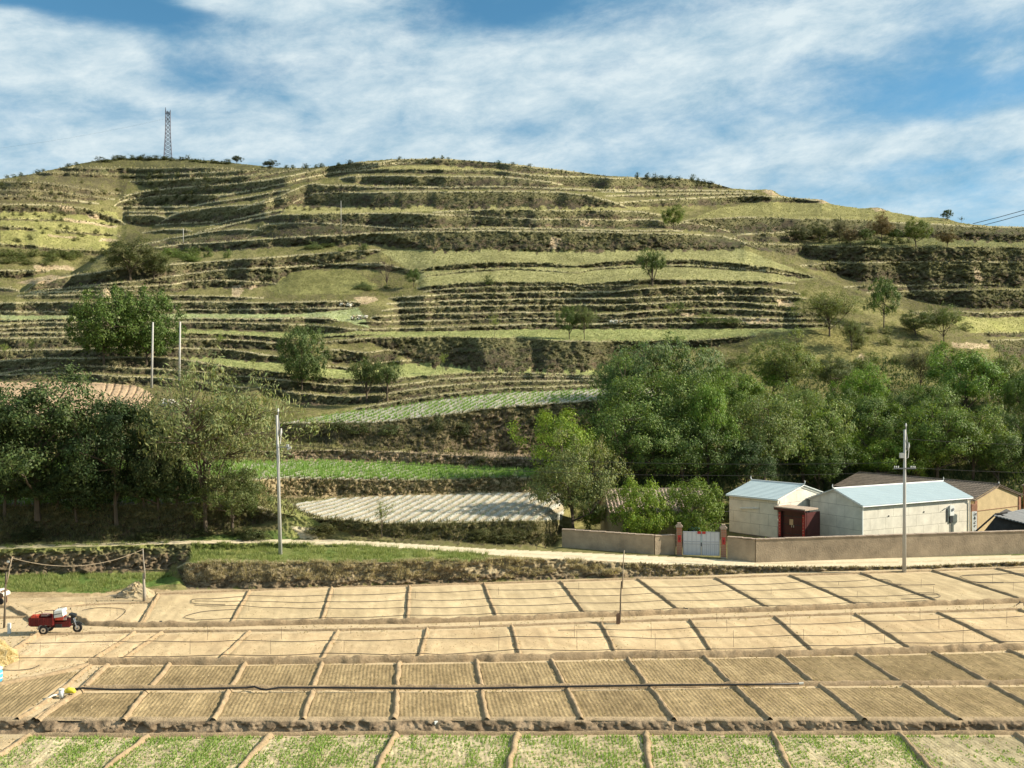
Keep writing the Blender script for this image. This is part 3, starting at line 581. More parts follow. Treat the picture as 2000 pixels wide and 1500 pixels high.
LAND = bpy.data.objects  # alias
V = np.stack([TX, TYd, TZ], -1).reshape(-1, 3)
# two rows of slope behind the skyline
idx = np.arange(NY*NX).reshape(NY, NX)
def quads(mask_cell):
    a = idx[:-1, :-1][mask_cell]; b = idx[:-1, 1:][mask_cell]; c = idx[1:, 1:][mask_cell]; d = idx[1:, :-1][mask_cell]
    return np.stack([a, b, c, d], -1)
cellf = fid[:-1, :-1]
def sub_obj(name, mask, mat, label):
    q = quads(mask)
    used, inv = np.unique(q, return_inverse=True)
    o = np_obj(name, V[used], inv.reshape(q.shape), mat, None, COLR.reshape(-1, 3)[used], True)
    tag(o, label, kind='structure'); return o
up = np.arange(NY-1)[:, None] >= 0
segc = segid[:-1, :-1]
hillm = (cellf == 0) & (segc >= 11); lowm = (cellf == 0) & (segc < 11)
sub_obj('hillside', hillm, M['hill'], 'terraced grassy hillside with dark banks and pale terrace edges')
sub_obj('valley_ground', lowm, M['near'], 'banks, verges and slopes between the dirt road and the hill')
sub_obj('dirt_road', cellf == 6, M['road'], 'pale dirt road running past the walled yards')
sub_obj('upper_maize_field', cellf == 1, M['near'], 'green maize field with white mulch strips above the big bank')
sub_obj('lower_maize_field', cellf == 2, M['near'], 'green maize field above the crumbling tan bank')
sub_obj('mulched_field', cellf == 3, M['near'], 'whitish field covered with ridged mulch film')
sub_obj('mulched_strip', cellf == 4, M['near'], 'narrow whitish strip of planted film behind the dark bank')
sub_obj('ploughed_field', cellf == 5, M['near'], 'bare sandy ploughed field with curved furrows')
# back side of the hills, so that the crest has a far slope
top = np.stack([TX[-1], TYd[-1], TZ[-1]], -1)
rows = [top]
for dY, dz in ((6, -1.2), (30, -12), (120, -60), (260, -115)):
    r = top.copy(); r[:, 0] *= (r[:, 1]+dY)/r[:, 1]; r[:, 1] += dY; r[:, 2] += dz; r[:, 2] = np.maximum(r[:, 2], -4); rows.append(r)
BV = np.concatenate(rows); bi = np.arange(len(BV)).reshape(len(rows), NX)
bq = np.stack([bi[:-1, :-1], bi[:-1, 1:], bi[1:, 1:], bi[1:, :-1]], -1).reshape(-1, 4)
o = np_obj('hill_far_side', BV, bq, M['hill'], None, np.tile(C(.13, .12, .06), (len(BV), 1)), True); tag(o, 'far slope of the hill behind the skyline', kind='structure')
# ground to the horizon
gv = np.array([(-6000, -3000, -3.5), (6000, -3000, -3.5), (6000, 6000, -3.5), (-6000, 6000, -3.5)])
o = np_obj('ground', gv, np.array([[0, 1, 2, 3]]), M['near'], None, np.tile(C(.2, .19, .09), (4, 1))); tag(o, 'open ground reaching the horizon', kind='structure')

def gi(px, py):
    """grid indices nearest an image point"""
    j = int(np.argmin(np.abs(xs-px))); i = int(round((py-PY[0, j])/(PY[-1, j]-PY[0, j])*(NY-1)))
    return min(max(i, 0), NY-1), j
def land(px, py):
    i, j = gi(px, py); return Vector((TX[i, j], TYd[i, j], TZ[i, j]))

# ------------------------------------------------------------------ blades: grass, maize
def tufts(name, P, h, wd, c0, c1, n=4, lean=0.35, parent=None, seed=0, kind='stuff', spread=0.0, tri=True):
    """P (k,3) roots; h array or number: height; n blades each; one mesh of tapering blades"""
    r = np.random.default_rng(seed+100); k = len(P)
    P = np.repeat(P, n, 0); m = len(P); h = np.repeat(np.broadcast_to(h, (k,)), n)*(.6+.7*r.random(m))
    a = r.random(m)*2*np.pi; l = lean*(r.random(m)**.7); d = np.stack([np.cos(a), np.sin(a), 0*a], -1)
    P = P+d*(spread*r.random(m))[:, None]
    b = r.random(m)*np.pi; s = np.stack([np.cos(b), np.sin(b), 0*b], -1)*np.broadcast_to(wd, (m,))[:, None]*.5
    tip = P+d*(l*h)[:, None]; tip[:, 2] += h*np.sqrt(np.maximum(1-l*l, .2))
    base = P.copy(); base[:, 2] -= .03
    Vv = np.stack([base-s, base+s, tip], 1).reshape(-1, 3); Q = np.arange(m*3).reshape(-1, 3)
    t = r.random(m)[:, None]; cc = np.array(c0)[None]*(1-t)+np.array(c1)[None]*t
    o = np_obj(name, Vv, Q, M['blade'], parent, np.repeat(cc, 3, 0)); 
    return o
def pick(mask, n, seed=0):
    """random surface points of the land where mask holds, spread evenly over the picture"""
    r = np.random.default_rng(seed); ii, jj = np.nonzero(mask[:-1, :-1]); k = r.integers(0, len(ii), n); i = ii[k]; j = jj[k]
    u_, v_ = r.random(n)[:, None], r.random(n)[:, None]
    A = V.reshape(NY, NX, 3)
    return (A[i, j]*(1-u_)+A[i, j+1]*u_)*(1-v_)+(A[i+1, j]*(1-u_)+A[i+1, j+1]*u_)*v_, i, j
inframe = (PX > -60) & (PX < 2060)
P, i, j = pick((lipm > .3) & (segid >= 11) & inframe, 15000, 1)
o = tufts('terrace_edge_grass', P, .0009*P[:, 1]*(.8+1.2*RNG.random(len(P))), np.repeat(P[:, 1]*.0006, 3), (.40,.35,.20), (.60,.53,.36), 3, .5, seed=1); tag(o, 'dry pale grass along the terrace edges', 'grass', kind='stuff')
P, i, j = pick((riser < .5) & (segid >= 11) & (fid == 0) & inframe & (n_b > .42), 30000, 2)
o = tufts('slope_grass', P, .0008*P[:, 1], np.repeat(P[:, 1]*.0007, 3), (.14,.15,.05), (.34,.33,.12), 3, .5, seed=2); tag(o, 'short grass on the terraces', 'grass', kind='stuff')
P, i, j = pick((riser > .6) & (segid >= 11) & inframe & (n_c > .36), 34000, 3)
o = tufts('bank_scrub', P, .0014*P[:, 1], np.repeat(P[:, 1]*.0011, 4), (.055,.068,.03), (.15,.14,.07), 4, .9, seed=3); tag(o, 'dark low scrub on the terrace banks', 'scrub', kind='stuff')
# dry grass bank
bankm = (segid <= 1) & (PX > 360) & (PX < 1265) & (PY < np.interp(PX, [360, 1000, 1260], [1138, 1128, 1122]))& (PY > np.interp(PX, [360, 650, 1000, 1260], [1096, 1097, 1089, 1096]))
bankm &= (fbm(PX/26, PY/9, 444, 3) > np.interp(PX, [360, 900, 1100, 1265], [.36, .40, .50, .62])); P, i, j = pick(bankm, 7500, 4)
o = tufts('dry_bank_grass', P, (.22)*(.45+1.1*vnoise(P[:, 0]/1.1, P[:, 1]*0, 9)), .045, (.24,.195,.115), (.54,.46,.31), 5, 1.0, seed=4, spread=.15); tag(o, 'straw coloured dry grass hanging over the bank above the beds', 'grass', kind='stuff')
bm2 = (segid <= 1) & (PX > 1240) & (riser > .4) & inframe
P, i, j = pick(bm2, 2500, 5)
o = tufts('bank_weeds', P, .16, .05, (.16,.14,.06), (.34,.27,.15), 4, .8, seed=5); tag(o, 'sparse weeds on the low bank below the dirt road', 'weeds', kind='stuff')
gm = (((segid == 1) & (PX > 372) & (PX < 960)) | ((segid <= 1) & (PX < 355) & (PY > 1122) & (PY < 1157) & (PX < 240+(1150-PY)*4)) | ((segid == 2) & (PX < 330) & (n_b > .5))) & inframe
gm &= (fbm(PX/20, PY/6, 446, 3) > .40)
P, i, j = pick(gm, 9000, 6)
o = tufts('verge_grass', P, .26*(.4+1.2*vnoise(P[:, 0]/.9, P[:, 1]/.9, 8)), .035, (.10,.16,.03), (.33,.34,.13), 4, .8, seed=6, spread=.1); tag(o, 'green grass on the verge below the dirt road', 'grass', kind='stuff')
gm = (segid == 3) & (PX > 1560) & inframe & (PY > 1062) & (PY < yS[3][None, :]-1)
P, i, j = pick(gm & (TY < 94.5), 100, 7)
gm2 = ((segid == 3) | (segid == 4)) & (PX < 1090) & (riser > .3) & inframe
P, i, j = pick(gm2, 11000, 8)
o = tufts('bank_grass', P, .30, .05, (.06,.08,.028), (.20,.17,.08), 4, .8, seed=8); tag(o, 'rough olive grass on the banks behind the road', 'grass', kind='stuff')
gm3 = ((segid >= 5) & (segid <= 10) & (fid == 0) & (PX < 1250)) & inframe
P, i, j = pick(gm3, 16000, 9)
o = tufts('gully_scrub', P, .40, .09, (.05,.065,.028), (.19,.16,.08), 4, .9, seed=9); tag(o, 'dark scrub on the big bank between the maize fields', 'scrub', kind='stuff')
gm4 = ((segid >= 4) & (segid <= 12) & (PX >= 1150) & (fid == 0)) & inframe
P, i, j = pick(gm4, 12000, 10)
o = tufts('understorey', P, .7, .16, (.035,.06,.022), (.10,.13,.045), 4, .8, seed=10); tag(o, 'undergrowth below the wooded slope', 'undergrowth', kind='stuff')
# maize plants in rows
def maize(name, mask, n, h, label, seed, c0=(.13,.24,.05), c1=(.26,.38,.10)):
    P, i, j = pick(mask, n*4, seed); uu = P[:, 0]*math.cos(ang)-P[:, 1]*math.sin(ang)
    keep = np.abs(((uu/.95+.5) % 1)-.5) < .16
    o = tufts(name, P[keep][:n], h, .10, c0, c1, 6, .8, seed=seed); tag(o, label, 'maize', kind='stuff')
maize('upper_maize', (fid == 1) & inframe, 1500, .42, 'young maize on the field above the big bank', 11)
maize('lower_maize', (fid == 2) & inframe & (PX > 440), 2300, .48, 'young maize on the field above the tan bank', 12)
maize('shaded_maize', (fid == 2) & inframe & (PX <= 440), 2500, .45, 'young maize under the trees at the left', 13)
maize('strip_plants', (fid == 4) & inframe, 900, .35, 'young plants on the narrow mulched strip', 14)
P, i, j = pick((fid == 3) & inframe & (rowp > .7), 1500, 15)
o = tufts('film_seedlings', P, .10, .05, (.13,.2,.05), (.25,.33,.1), 3, .6, seed=15); tag(o, 'tiny seedlings on the mulched field', 'seedlings', kind='stuff')
# ------------------------------------------------------------------ vegetable beds in the foreground
Z5 = -0.45
R1 = [((-60,1190),(-120,1240)),((308,1163),(276,1220)),((486,1156),(451,1218)),((647,1150),(628,1214)),((799,1147),(794,1213)),((946,1142),(972,1208)),((1096,1138),(1145,1201)),((1247,1133),(1331,1194)),((1400,1131),(1506,1189)),((1545,1126),(1681,1183)),((1685,1122),(1842,1177)),((1825,1117),(2004,1172)),((1951,1112.5),(2160,1167)),((2080,1108),(2320,1162))]
R2 = [((262,1237),(175,1292)),((313,1237),(233,1292)),((486,1235),(425,1292)),((660,1234),(626,1290)),((834,1230),(818,1287)),((1000,1225),(1016,1285)),((1175,1219),(1206,1280)),((1349,1213),(1394,1278)),((1515,1207),(1594,1275)),((1674,1202),(1785,1270)),((1835,1198),(1977,1264)),((1995,1193),(2170,1258))]
R3 = [((210,1301),(165,1342)),((331,1298),(294,1341)),((479,1298),(451,1341)),((629,1295),(611,1341)),((779,1296),(774,1341)),((930,1293),(940,1340)),((1077,1291),(1103,1339)),((1226,1288),(1264,1338)),((1377,1285),(1429,1335)),((1526,1282),(1589,1333)),((1675,1279),(1758,1332)),((1825,1276),(1928,1331)),((1973,1272),(2100,1330))]
R4 = [((157,1351),(73,1407)),((287,1350),(240,1407)),((448,1350),(416,1406)),((611,1350),(591,1405)),((774,1350),(771,1405)),((940,1349),(951,1405)),((1107,1347),(1135,1405)),((1271,1346),(1317,1406)),((1436,1342),(1503,1406)),((1604,1341),(1688,1406)),((1769,1340),(1874,1406)),((1938,1339),(2060,1406)),((2110,1338),(2250,1406))]
R5 = [((56,1439),(-70,1521)),((287,1441),(184,1520)),((525,1438),(451,1525)),((771,1436),(725,1525)),((1009,1437),(989,1525)),((1261,1436),(1271,1525)),((1510,1437),(1555,1525)),((1758,1436),(1838,1525)),((1989,1436),(2100,1525)),((2230,1436),(2370,1525))]
# ground sheet under the beds: from the lip of the front bank to the foot of the road bank
nx, ny = 420, 60
sx = np.linspace(-400, 2400, nx); y0 = np.interp(sx, STN[0][0], STN[0][1])
Yf = CAMZ*F/(y0-750)
g = np.zeros((ny, nx, 3))
for k in range(ny):
    t = k/(ny-1); Yn = 48.75
    Yk = Yn+(Yf-Yn)*t
    # straight lines from the near edge to the far edge
    g[k, :, 0] = (sx-1000)/F*Yf*t+(sx-1000)/F*1.25*Yn*(1-t); g[k, :, 1] = Yk
gn = fbm(g[..., 0]/.8, g[..., 1]/.8, 401, 4)-.5
g[..., 2] = -.03+gn*.06; g[0, :, 2] = -.02; g[-1, :, 2] = 0.03
gi_ = np.arange(nx*ny).reshape(ny, nx)
gq = np.stack([gi_[:-1, :-1], gi_[:-1, 1:], gi_[1:, 1:], gi_[1:, :-1]], -1).reshape(-1, 4)
cn = fbm(g[..., 0]/1.5, g[..., 1]/1.0, 402, 4)
gc = lerp(C(.54, .415, .25), C(.65, .51, .315), cn)
lf = np.clip((-21-g[..., 0])/6, 0, 1)*np.clip((g[..., 1]-74)/3, 0, 1)
gc = lerp(gc, np.broadcast_to(C(.33, .25, .15), gc.shape), lf*np.clip((cn-.35)*5, 0, .8))
beds = np_obj('bed_ground', g.reshape(-1, 3), gq, M['soil'], None, gc.reshape(-1, 3), True)
tag(beds, 'sandy ground carrying the upper vegetable beds and the paths between them', kind='structure')
# lower ground in front of the bank
nx2, ny2 = 300, 40
X2 = np.linspace(-60, 60, nx2)[None, :]*np.ones((ny2, 1)); Y2 = np.linspace(5, 48.5, ny2)[:, None]*np.ones((1, nx2))
Z2 = Z5-.03+(fbm(X2/.8, Y2/.8, 411, 3)-.5)*.05
i2 = np.arange(nx2*ny2).reshape(ny2, nx2); q2 = np.stack([i2[:-1, :-1], i2[:-1, 1:], i2[1:, 1:], i2[1:, :-1]], -1).reshape(-1, 4)
c2 = lerp(C(.46, .36, .22), C(.56, .45, .28), fbm(X2/1.2, Y2/1.2, 412, 4))
beds5 = np_obj('lower_bed_ground', np.stack([X2, Y2, Z2], -1).reshape(-1, 3), q2, M['soil'], None, c2.reshape(-1, 3), True)
tag(beds5, 'ground carrying the sprouting beds below the front bank', kind='structure')
# the crumbling bank between them
nxb, nyb = 1500, 22
bx = np.linspace(-42, 42, nxb)
BXX = np.repeat(bx[None, :], nyb, 0); tt = np.linspace(0, 1, nyb)[:, None]*np.ones((1, nxb))
lipY = 48.72+(fbm(bx/1.6, bx*0, 421, 4)-.5)*.55
footY = 48.28+(fbm(bx/2.2, bx*0, 422, 3)-.5)*.35
prof = tt**1.0
BYY = lipY[None, :]*(1-prof)+footY[None, :]*prof
nb = fbm(BXX/.55, tt*1.1, 423, 4)-.5; nb2 = fbm(BXX/.14, tt*3.5, 424, 3)-.5
BYY += (nb*.75+nb2*.22)*np.sin(np.pi*np.clip(tt, 0, 1))
BZZ = .03*(1-tt)+(Z5-.02)*tt + nb2*.07*np.sin(np.pi*tt)
BZZ[0] = .02; BYY[0] = 49.2
BZZ[-1] = Z5-.04; BYY[-1] -= .2
cb = lerp(C(.17, .125, .08), C(.36, .27, .175), np.clip((fbm(BXX/.5, tt*2.5, 425, 4)-.35)*3, 0, 1))
cb = lerp(cb, np.broadcast_to(C(.50, .38, .23), cb.shape), np.clip(1-tt*7, 0, 1)*.8)
ib = np.arange(nxb*nyb).reshape(nyb, nxb); qb = np.stack([ib[:-1, :-1], ib[1:, :-1], ib[1:, 1:], ib[:-1, 1:]], -1).reshape(-1, 4)
o = np_obj('bed_bank', np.stack([BXX, BYY, BZZ], -1).reshape(-1, 3), qb, M['bund'], None, cb.reshape(-1, 3), True)
tag(o, 'crumbling brown earth bank between the upper and the lower beds', kind='structure')

def bund(pts, parent, w=.34, h=.17, z=0.0, seed=0, name='bund', col=(.30, .215, .125), col2=(.46, .345, .21), px=True):
    P = [onz(p[0], p[1], z) for p in pts] if px else [Vector(p) for p in pts]
    L = [0]
    for a, b in zip(P, P[1:]): L.append(L[-1]+(b-a).length)
    n = max(4, int(L[-1]/.16)); s = np.linspace(0, L[-1], n)
    X = np.interp(s, L, [p.x for p in P]); Y = np.interp(s, L, [p.y for p in P])
    dx = np.gradient(X); dy = np.gradient(Y); m = np.hypot(dx, dy); nxn = -dy/m; nyn = dx/m
    wob = (fbm(s/1.1, s*0+seed*1.7, 500+seed, 3)-.5)*w*.45
    ww = w*(.75+.5*fbm(s/.7, s*0+seed, 600+seed, 2)); hh = h*(.6+.8*fbm(s/.55, s*0+seed*2.3, 700+seed, 3))
    K = np.array([-1, -.72, -.35, 0, .35, .72, 1]); Hh = np.array([-.25, .35, .85, 1, .85, .35, -.25])
    PP = np.zeros((n, 7, 3)); off = K[None, :]*ww[:, None]*.5+wob[:, None]
    PP[..., 0] = X[:, None]+nxn[:, None]*off; PP[..., 1] = Y[:, None]+nyn[:, None]*off
    PP[..., 2] = z+Hh[None, :]*hh[:, None]+(fbm(s[:, None]/.2+K*3, K[None, :]*5+s[:, None]*0, 800+seed, 2)-.5)*h*.25
    ii = np.arange(n*7).reshape(n, 7); q = np.stack([ii[:-1, :-1], ii[1:, :-1], ii[1:, 1:], ii[:-1, 1:]], -1).reshape(-1, 4)
    cc = lerp(C(*col), C(*col2), fbm(PP[..., 0]/.3, PP[..., 1]/.3, 900, 3))
    return np_obj(name, PP.reshape(-1, 3), q, M['bund'], parent, cc.reshape(-1, 3), True)
bseed = [0]
def plot(q, parent, z, c0, c1, furrow=0.0, period=.2, du=.25, dv=.4, inset=.12, tone=0.0, name='bed'):
    """q: four image points TL TR BR BL of a bed"""
    bseed[0] += 1; sd_ = bseed[0]
    a, b, c, d = [onz(p[0], p[1], z) for p in q]
    W_ = (b-a).length; D_ = (d-a).length
    nu = max(3, int(W_/du)); nv = max(3, int(D_/dv)); iu = inset/W_; iv = inset/D_
    u_ = np.linspace(iu, 1-iu, nu)[None, :]; v_ = np.linspace(iv, 1-iv, nv)[:, None]
    def bl(k): return (a[k]*(1-u_)+b[k]*u_)*(1-v_)+(d[k]*(1-u_)+c[k]*u_)*v_
    X, Y = bl(0), bl(1)
    Z = z+.012+(fbm(X/.5, Y/.5, 1000+sd_, 3)-.5)*.03
    cc = lerp(C(*c0), C(*c1), np.clip(fbm(X/1.8+sd_, Y/1.8, 1100+sd_, 4)*1.6-.3, 0, 1))
    st = fbm((X+.095*Y)/.35, Y/6.0, 1200+sd_, 3)     # faint raking streaks along the bed
    cc = cc*(1+(st-.5)*.5)[..., None]*(1+tone)*(1+(fbm(X/.22, Y/.5, 1250+sd_, 3)-.5)*.45)[..., None]
    if furrow > 0:
        uu = (X+.095*Y)/period+fbm(X/1.5, Y/1.5, 7, 2)*.5
        Z = Z+furrow*np.cos(2*np.pi*uu)*(.45+fbm(X/.3, Y/.25, 1300+sd_, 2)*1.1)
        cc = cc*(1+.055*np.cos(2*np.pi*uu))[..., None]*(1+(fbm(X/.13, Y/.2, 1301, 2)-.5)*.75)[..., None]
    # edges drop under the bunds
    Z[0] -= .05; Z[-1] -= .05; Z[:, 0] -= .05; Z[:, -1] -= .05
    ii = np.arange(nu*nv).reshape(nv, nu); qq = np.stack([ii[:-1, :-1], ii[1:, :-1], ii[1:, 1:], ii[:-1, 1:]], -1).reshape(-1, 4)
    return np_obj(name, np.stack([X, Y, Z], -1).reshape(-1, 3), qq, M['soil'], parent, cc.reshape(-1, 3), True), (X, Y, Z)
T0, T1 = (.54, .415, .24), (.65, .51, .305)
for k in range(1, len(R1)-1):
    a, b = R1[k], R1[k+1]; plot((a[0], b[0], b[1], a[1]), beds, 0, T0, T1, tone=(-.10 if k > 8 else 0)+random.uniform(-.02, .02))
plot(((170,1183),(300,1178),(272,1219),(150,1214)), beds, 0, (.56,.42,.24), (.66,.51,.31))
plot(((20,1176),(170,1174),(165,1180),(60,1196)), beds, 0, (.56,.42,.24), (.66,.51,.31))
for k in range(len(R2)-1):
    a, b = R2[k], R2[k+1]; plot((a[0], b[0], b[1], a[1]), beds, 0, (.55,.40,.228), (.64,.49,.29), tone=random.uniform(-.04, .02))
plot(((76,1243),(258,1238),(170,1294),(-30,1330)), beds, 0, (.58,.43,.245), (.68,.52,.32))
plot(((-150,1300),(-20,1292),(-60,1330),(-250,1345)), beds, 0, (.58,.43,.245), (.68,.52,.32))
B0, B1 = (.27, .198, .102), (.38, .285, .152)
for k in range(len(R3)-1):
    a, b = R3[k], R3[k+1]; plot((a[0], b[0], b[1], a[1]), beds, 0, B0, B1, .008, .21, .035, .22, tone=random.uniform(-.04, .06)-(.12 if k in (9, 10) else 0))
for k in range(len(R4)-1):
    a, b = R4[k], R4[k+1]; plot((a[0], b[0], b[1], a[1]), beds, 0, B0, B1, .008, .21, .035, .22, tone=random.uniform(-.04, .06)-(.05 if k > 8 else 0))
plot(((-220,1352),(166,1306),(30,1405),(-300,1406)), beds, 0, (.27,.205,.11), (.36,.27,.15), .02, .21, .05, .25)
lowp = []
for k in range(len(R5)-1):
    a, b = R5[k], R5[k+1]
    o, g5 = plot((a[0], b[0], b[1], a[1]), beds5, Z5, (.44,.365,.215), (.55,.465,.29), .012, .2, .06, .25, tone=-.15 if k > 6 else 0)
    lowp.append(g5)
plot(((-150,1440),(50,1440),(-90,1521),(-300,1521)), beds5, Z5, (.44,.34,.2), (.55,.43,.27))
# bunds
n_ = 0
for R, par, z_, w_, h_ in ((R1, beds, 0, .30, .13), (R2, beds, 0, .30, .13), (R3, beds, 0, .36, .15), (R4, beds, 0, .36, .15), (R5, beds5, Z5, .40, .17)):
    for a, b in R[(1 if R is R1 else 0):]:
        n_ += 1; e = 1.5; bund([(a[0]+(a[0]-b[0])*.02, a[1]-e), ((a[0]+b[0])/2+random.uniform(-1, 1), (a[1]+b[1])/2), (b[0], b[1]+e)], par, w_, h_, z_, n_)
def top_of(R, dy): return [(a[0], a[1]+dy) for a, b in R]
def bot_of(R, dy): return [(b[0], b[1]+dy) for a, b in R]
for pts, w_, h_, z_, par in (
  (top_of(R1[1:], -2.5), .30, .10, 0, beds),
  ([(150,1209),(175,1220)]+bot_of(R1[1:], 3.5), .46, .30, 0, beds),
  ([(60,1241)]+top_of(R2, -3.0), .26, .11, 0, beds),
  ([(175,1296)]+bot_of(R2[1:], 3.5), .55, .34, 0, beds),
  (bot_of(R3, 4.0), .42, .20, 0, beds),
  (top_of(R5, -3.5), .30, .13, Z5, beds5),
  ([(300,1177),(230,1179),(165,1182),(120,1186)], .22, .08, 0, beds), ([(299,1177),(286,1199),(273,1222)], .3, .14, 0, beds),
  ([(-80,1184),(20,1187),(50,1203),(62,1214),(110,1214),(150,1210)], .36, .17, 0, beds), ([(-80,1209),(55,1206)], .3, .12, 0, beds),
  ([(72,1241),(40,1262),(0,1289),(-70,1335)], .45, .22, 0, beds), ([(176,1297),(100,1318),(0,1338),(-160,1352)], .5, .14, 0, beds),
  ([(176,1300),(100,1364),(34,1406)], .3, .12, 0, beds), ([(208,1300),(160,1345),(66,1407)], .34, .14, 0, beds)):
    n_ += 1; bund(pts, par, w_, h_, z_, n_)
# green seedlings in rows on the lower beds, patchy
rp = []
for k, (X, Y, Z) in enumerate(lowp):
    if k > 7: continue
    a, b, c, d = [onz(p[0], p[1], Z5) for p in (R5[k][0], R5[k+1][0], R5[k+1][1], R5[k][1])]
    W_ = (b-a).length; nr = int(W_/.17)
    dens = [.62, .72, .66, .70, .68, .60, .55, .12][k]
    for r_ in range(1, nr):
        u0 = r_/nr
        for v0 in np.arange(.02, .98, .018):
            x_ = (a.x*(1-u0)+b.x*u0)*(1-v0)+(d.x*(1-u0)+c.x*u0)*v0; y_ = (a.y*(1-u0)+b.y*u0)*(1-v0)+(d.y*(1-u0)+c.y*u0)*v0
            rp.append((x_+random.uniform(-.03, .03), y_+random.uniform(-.06, .06), Z5+.01, dens, k, u0, v0))
rp = np.array(rp); pn = fbm((rp[:, 0]+.1*rp[:, 1])/.55, rp[:, 1]/3.0, 77, 4); pn2 = fbm(rp[:, 0]/.9, rp[:, 1]/.7, 78, 3)
edge = ((rp[:, 4] == 6) & (rp[:, 5] > .86)) | ((rp[:, 4] == 2) & (np.abs(rp[:, 5]-.45) < .05)) | ((rp[:, 6] < .06) & (pn > .45)) | ((rp[:, 4] == 1) & (np.abs(rp[:, 5]-.6) < .06))
thr = (rp[:, 3]-.05)+(pn-.5)*1.5+(pn2-.5)*.9+edge*.5
keep = RNG.random(len(rp)) < thr
o = tufts('vegetable_seedlings', rp[keep, :3], .075+.07*np.clip(thr[keep], 0, 1), .065, (.12,.22,.03), (.32,.42,.12), 4, .8, seed=31, spread=.04)
tag(o, 'green vegetable seedlings in patchy rows on the lower beds', 'seedlings', kind='stuff')
# clods and straw crumbs
nq = 26000; yy = 1150+360*RNG.random(nq)**.8; xx = -40+2080*RNG.random(nq)
zz = np.where(yy > 1432, Z5, 0.0); ok = (yy < 1404) | (yy > 1440); yy, xx, zz = yy[ok], xx[ok], zz[ok]
DD_ = (CAMZ-zz)*F/(yy-750); Pq = np.stack([(xx-1000)/F*DD_, DD_, zz+.01], -1)
ok = fbm(Pq[:, 0]/1.5, Pq[:, 1]/1.5, 888, 3) > .42; Pq = Pq[ok]
o = tufts('soil_clods', Pq, .045, .085, (.22,.165,.10), (.62,.50,.33), 2, .9, seed=41, spread=.03); tag(o, 'small clods and straw crumbs scattered over the beds', 'clods', kind='stuff')
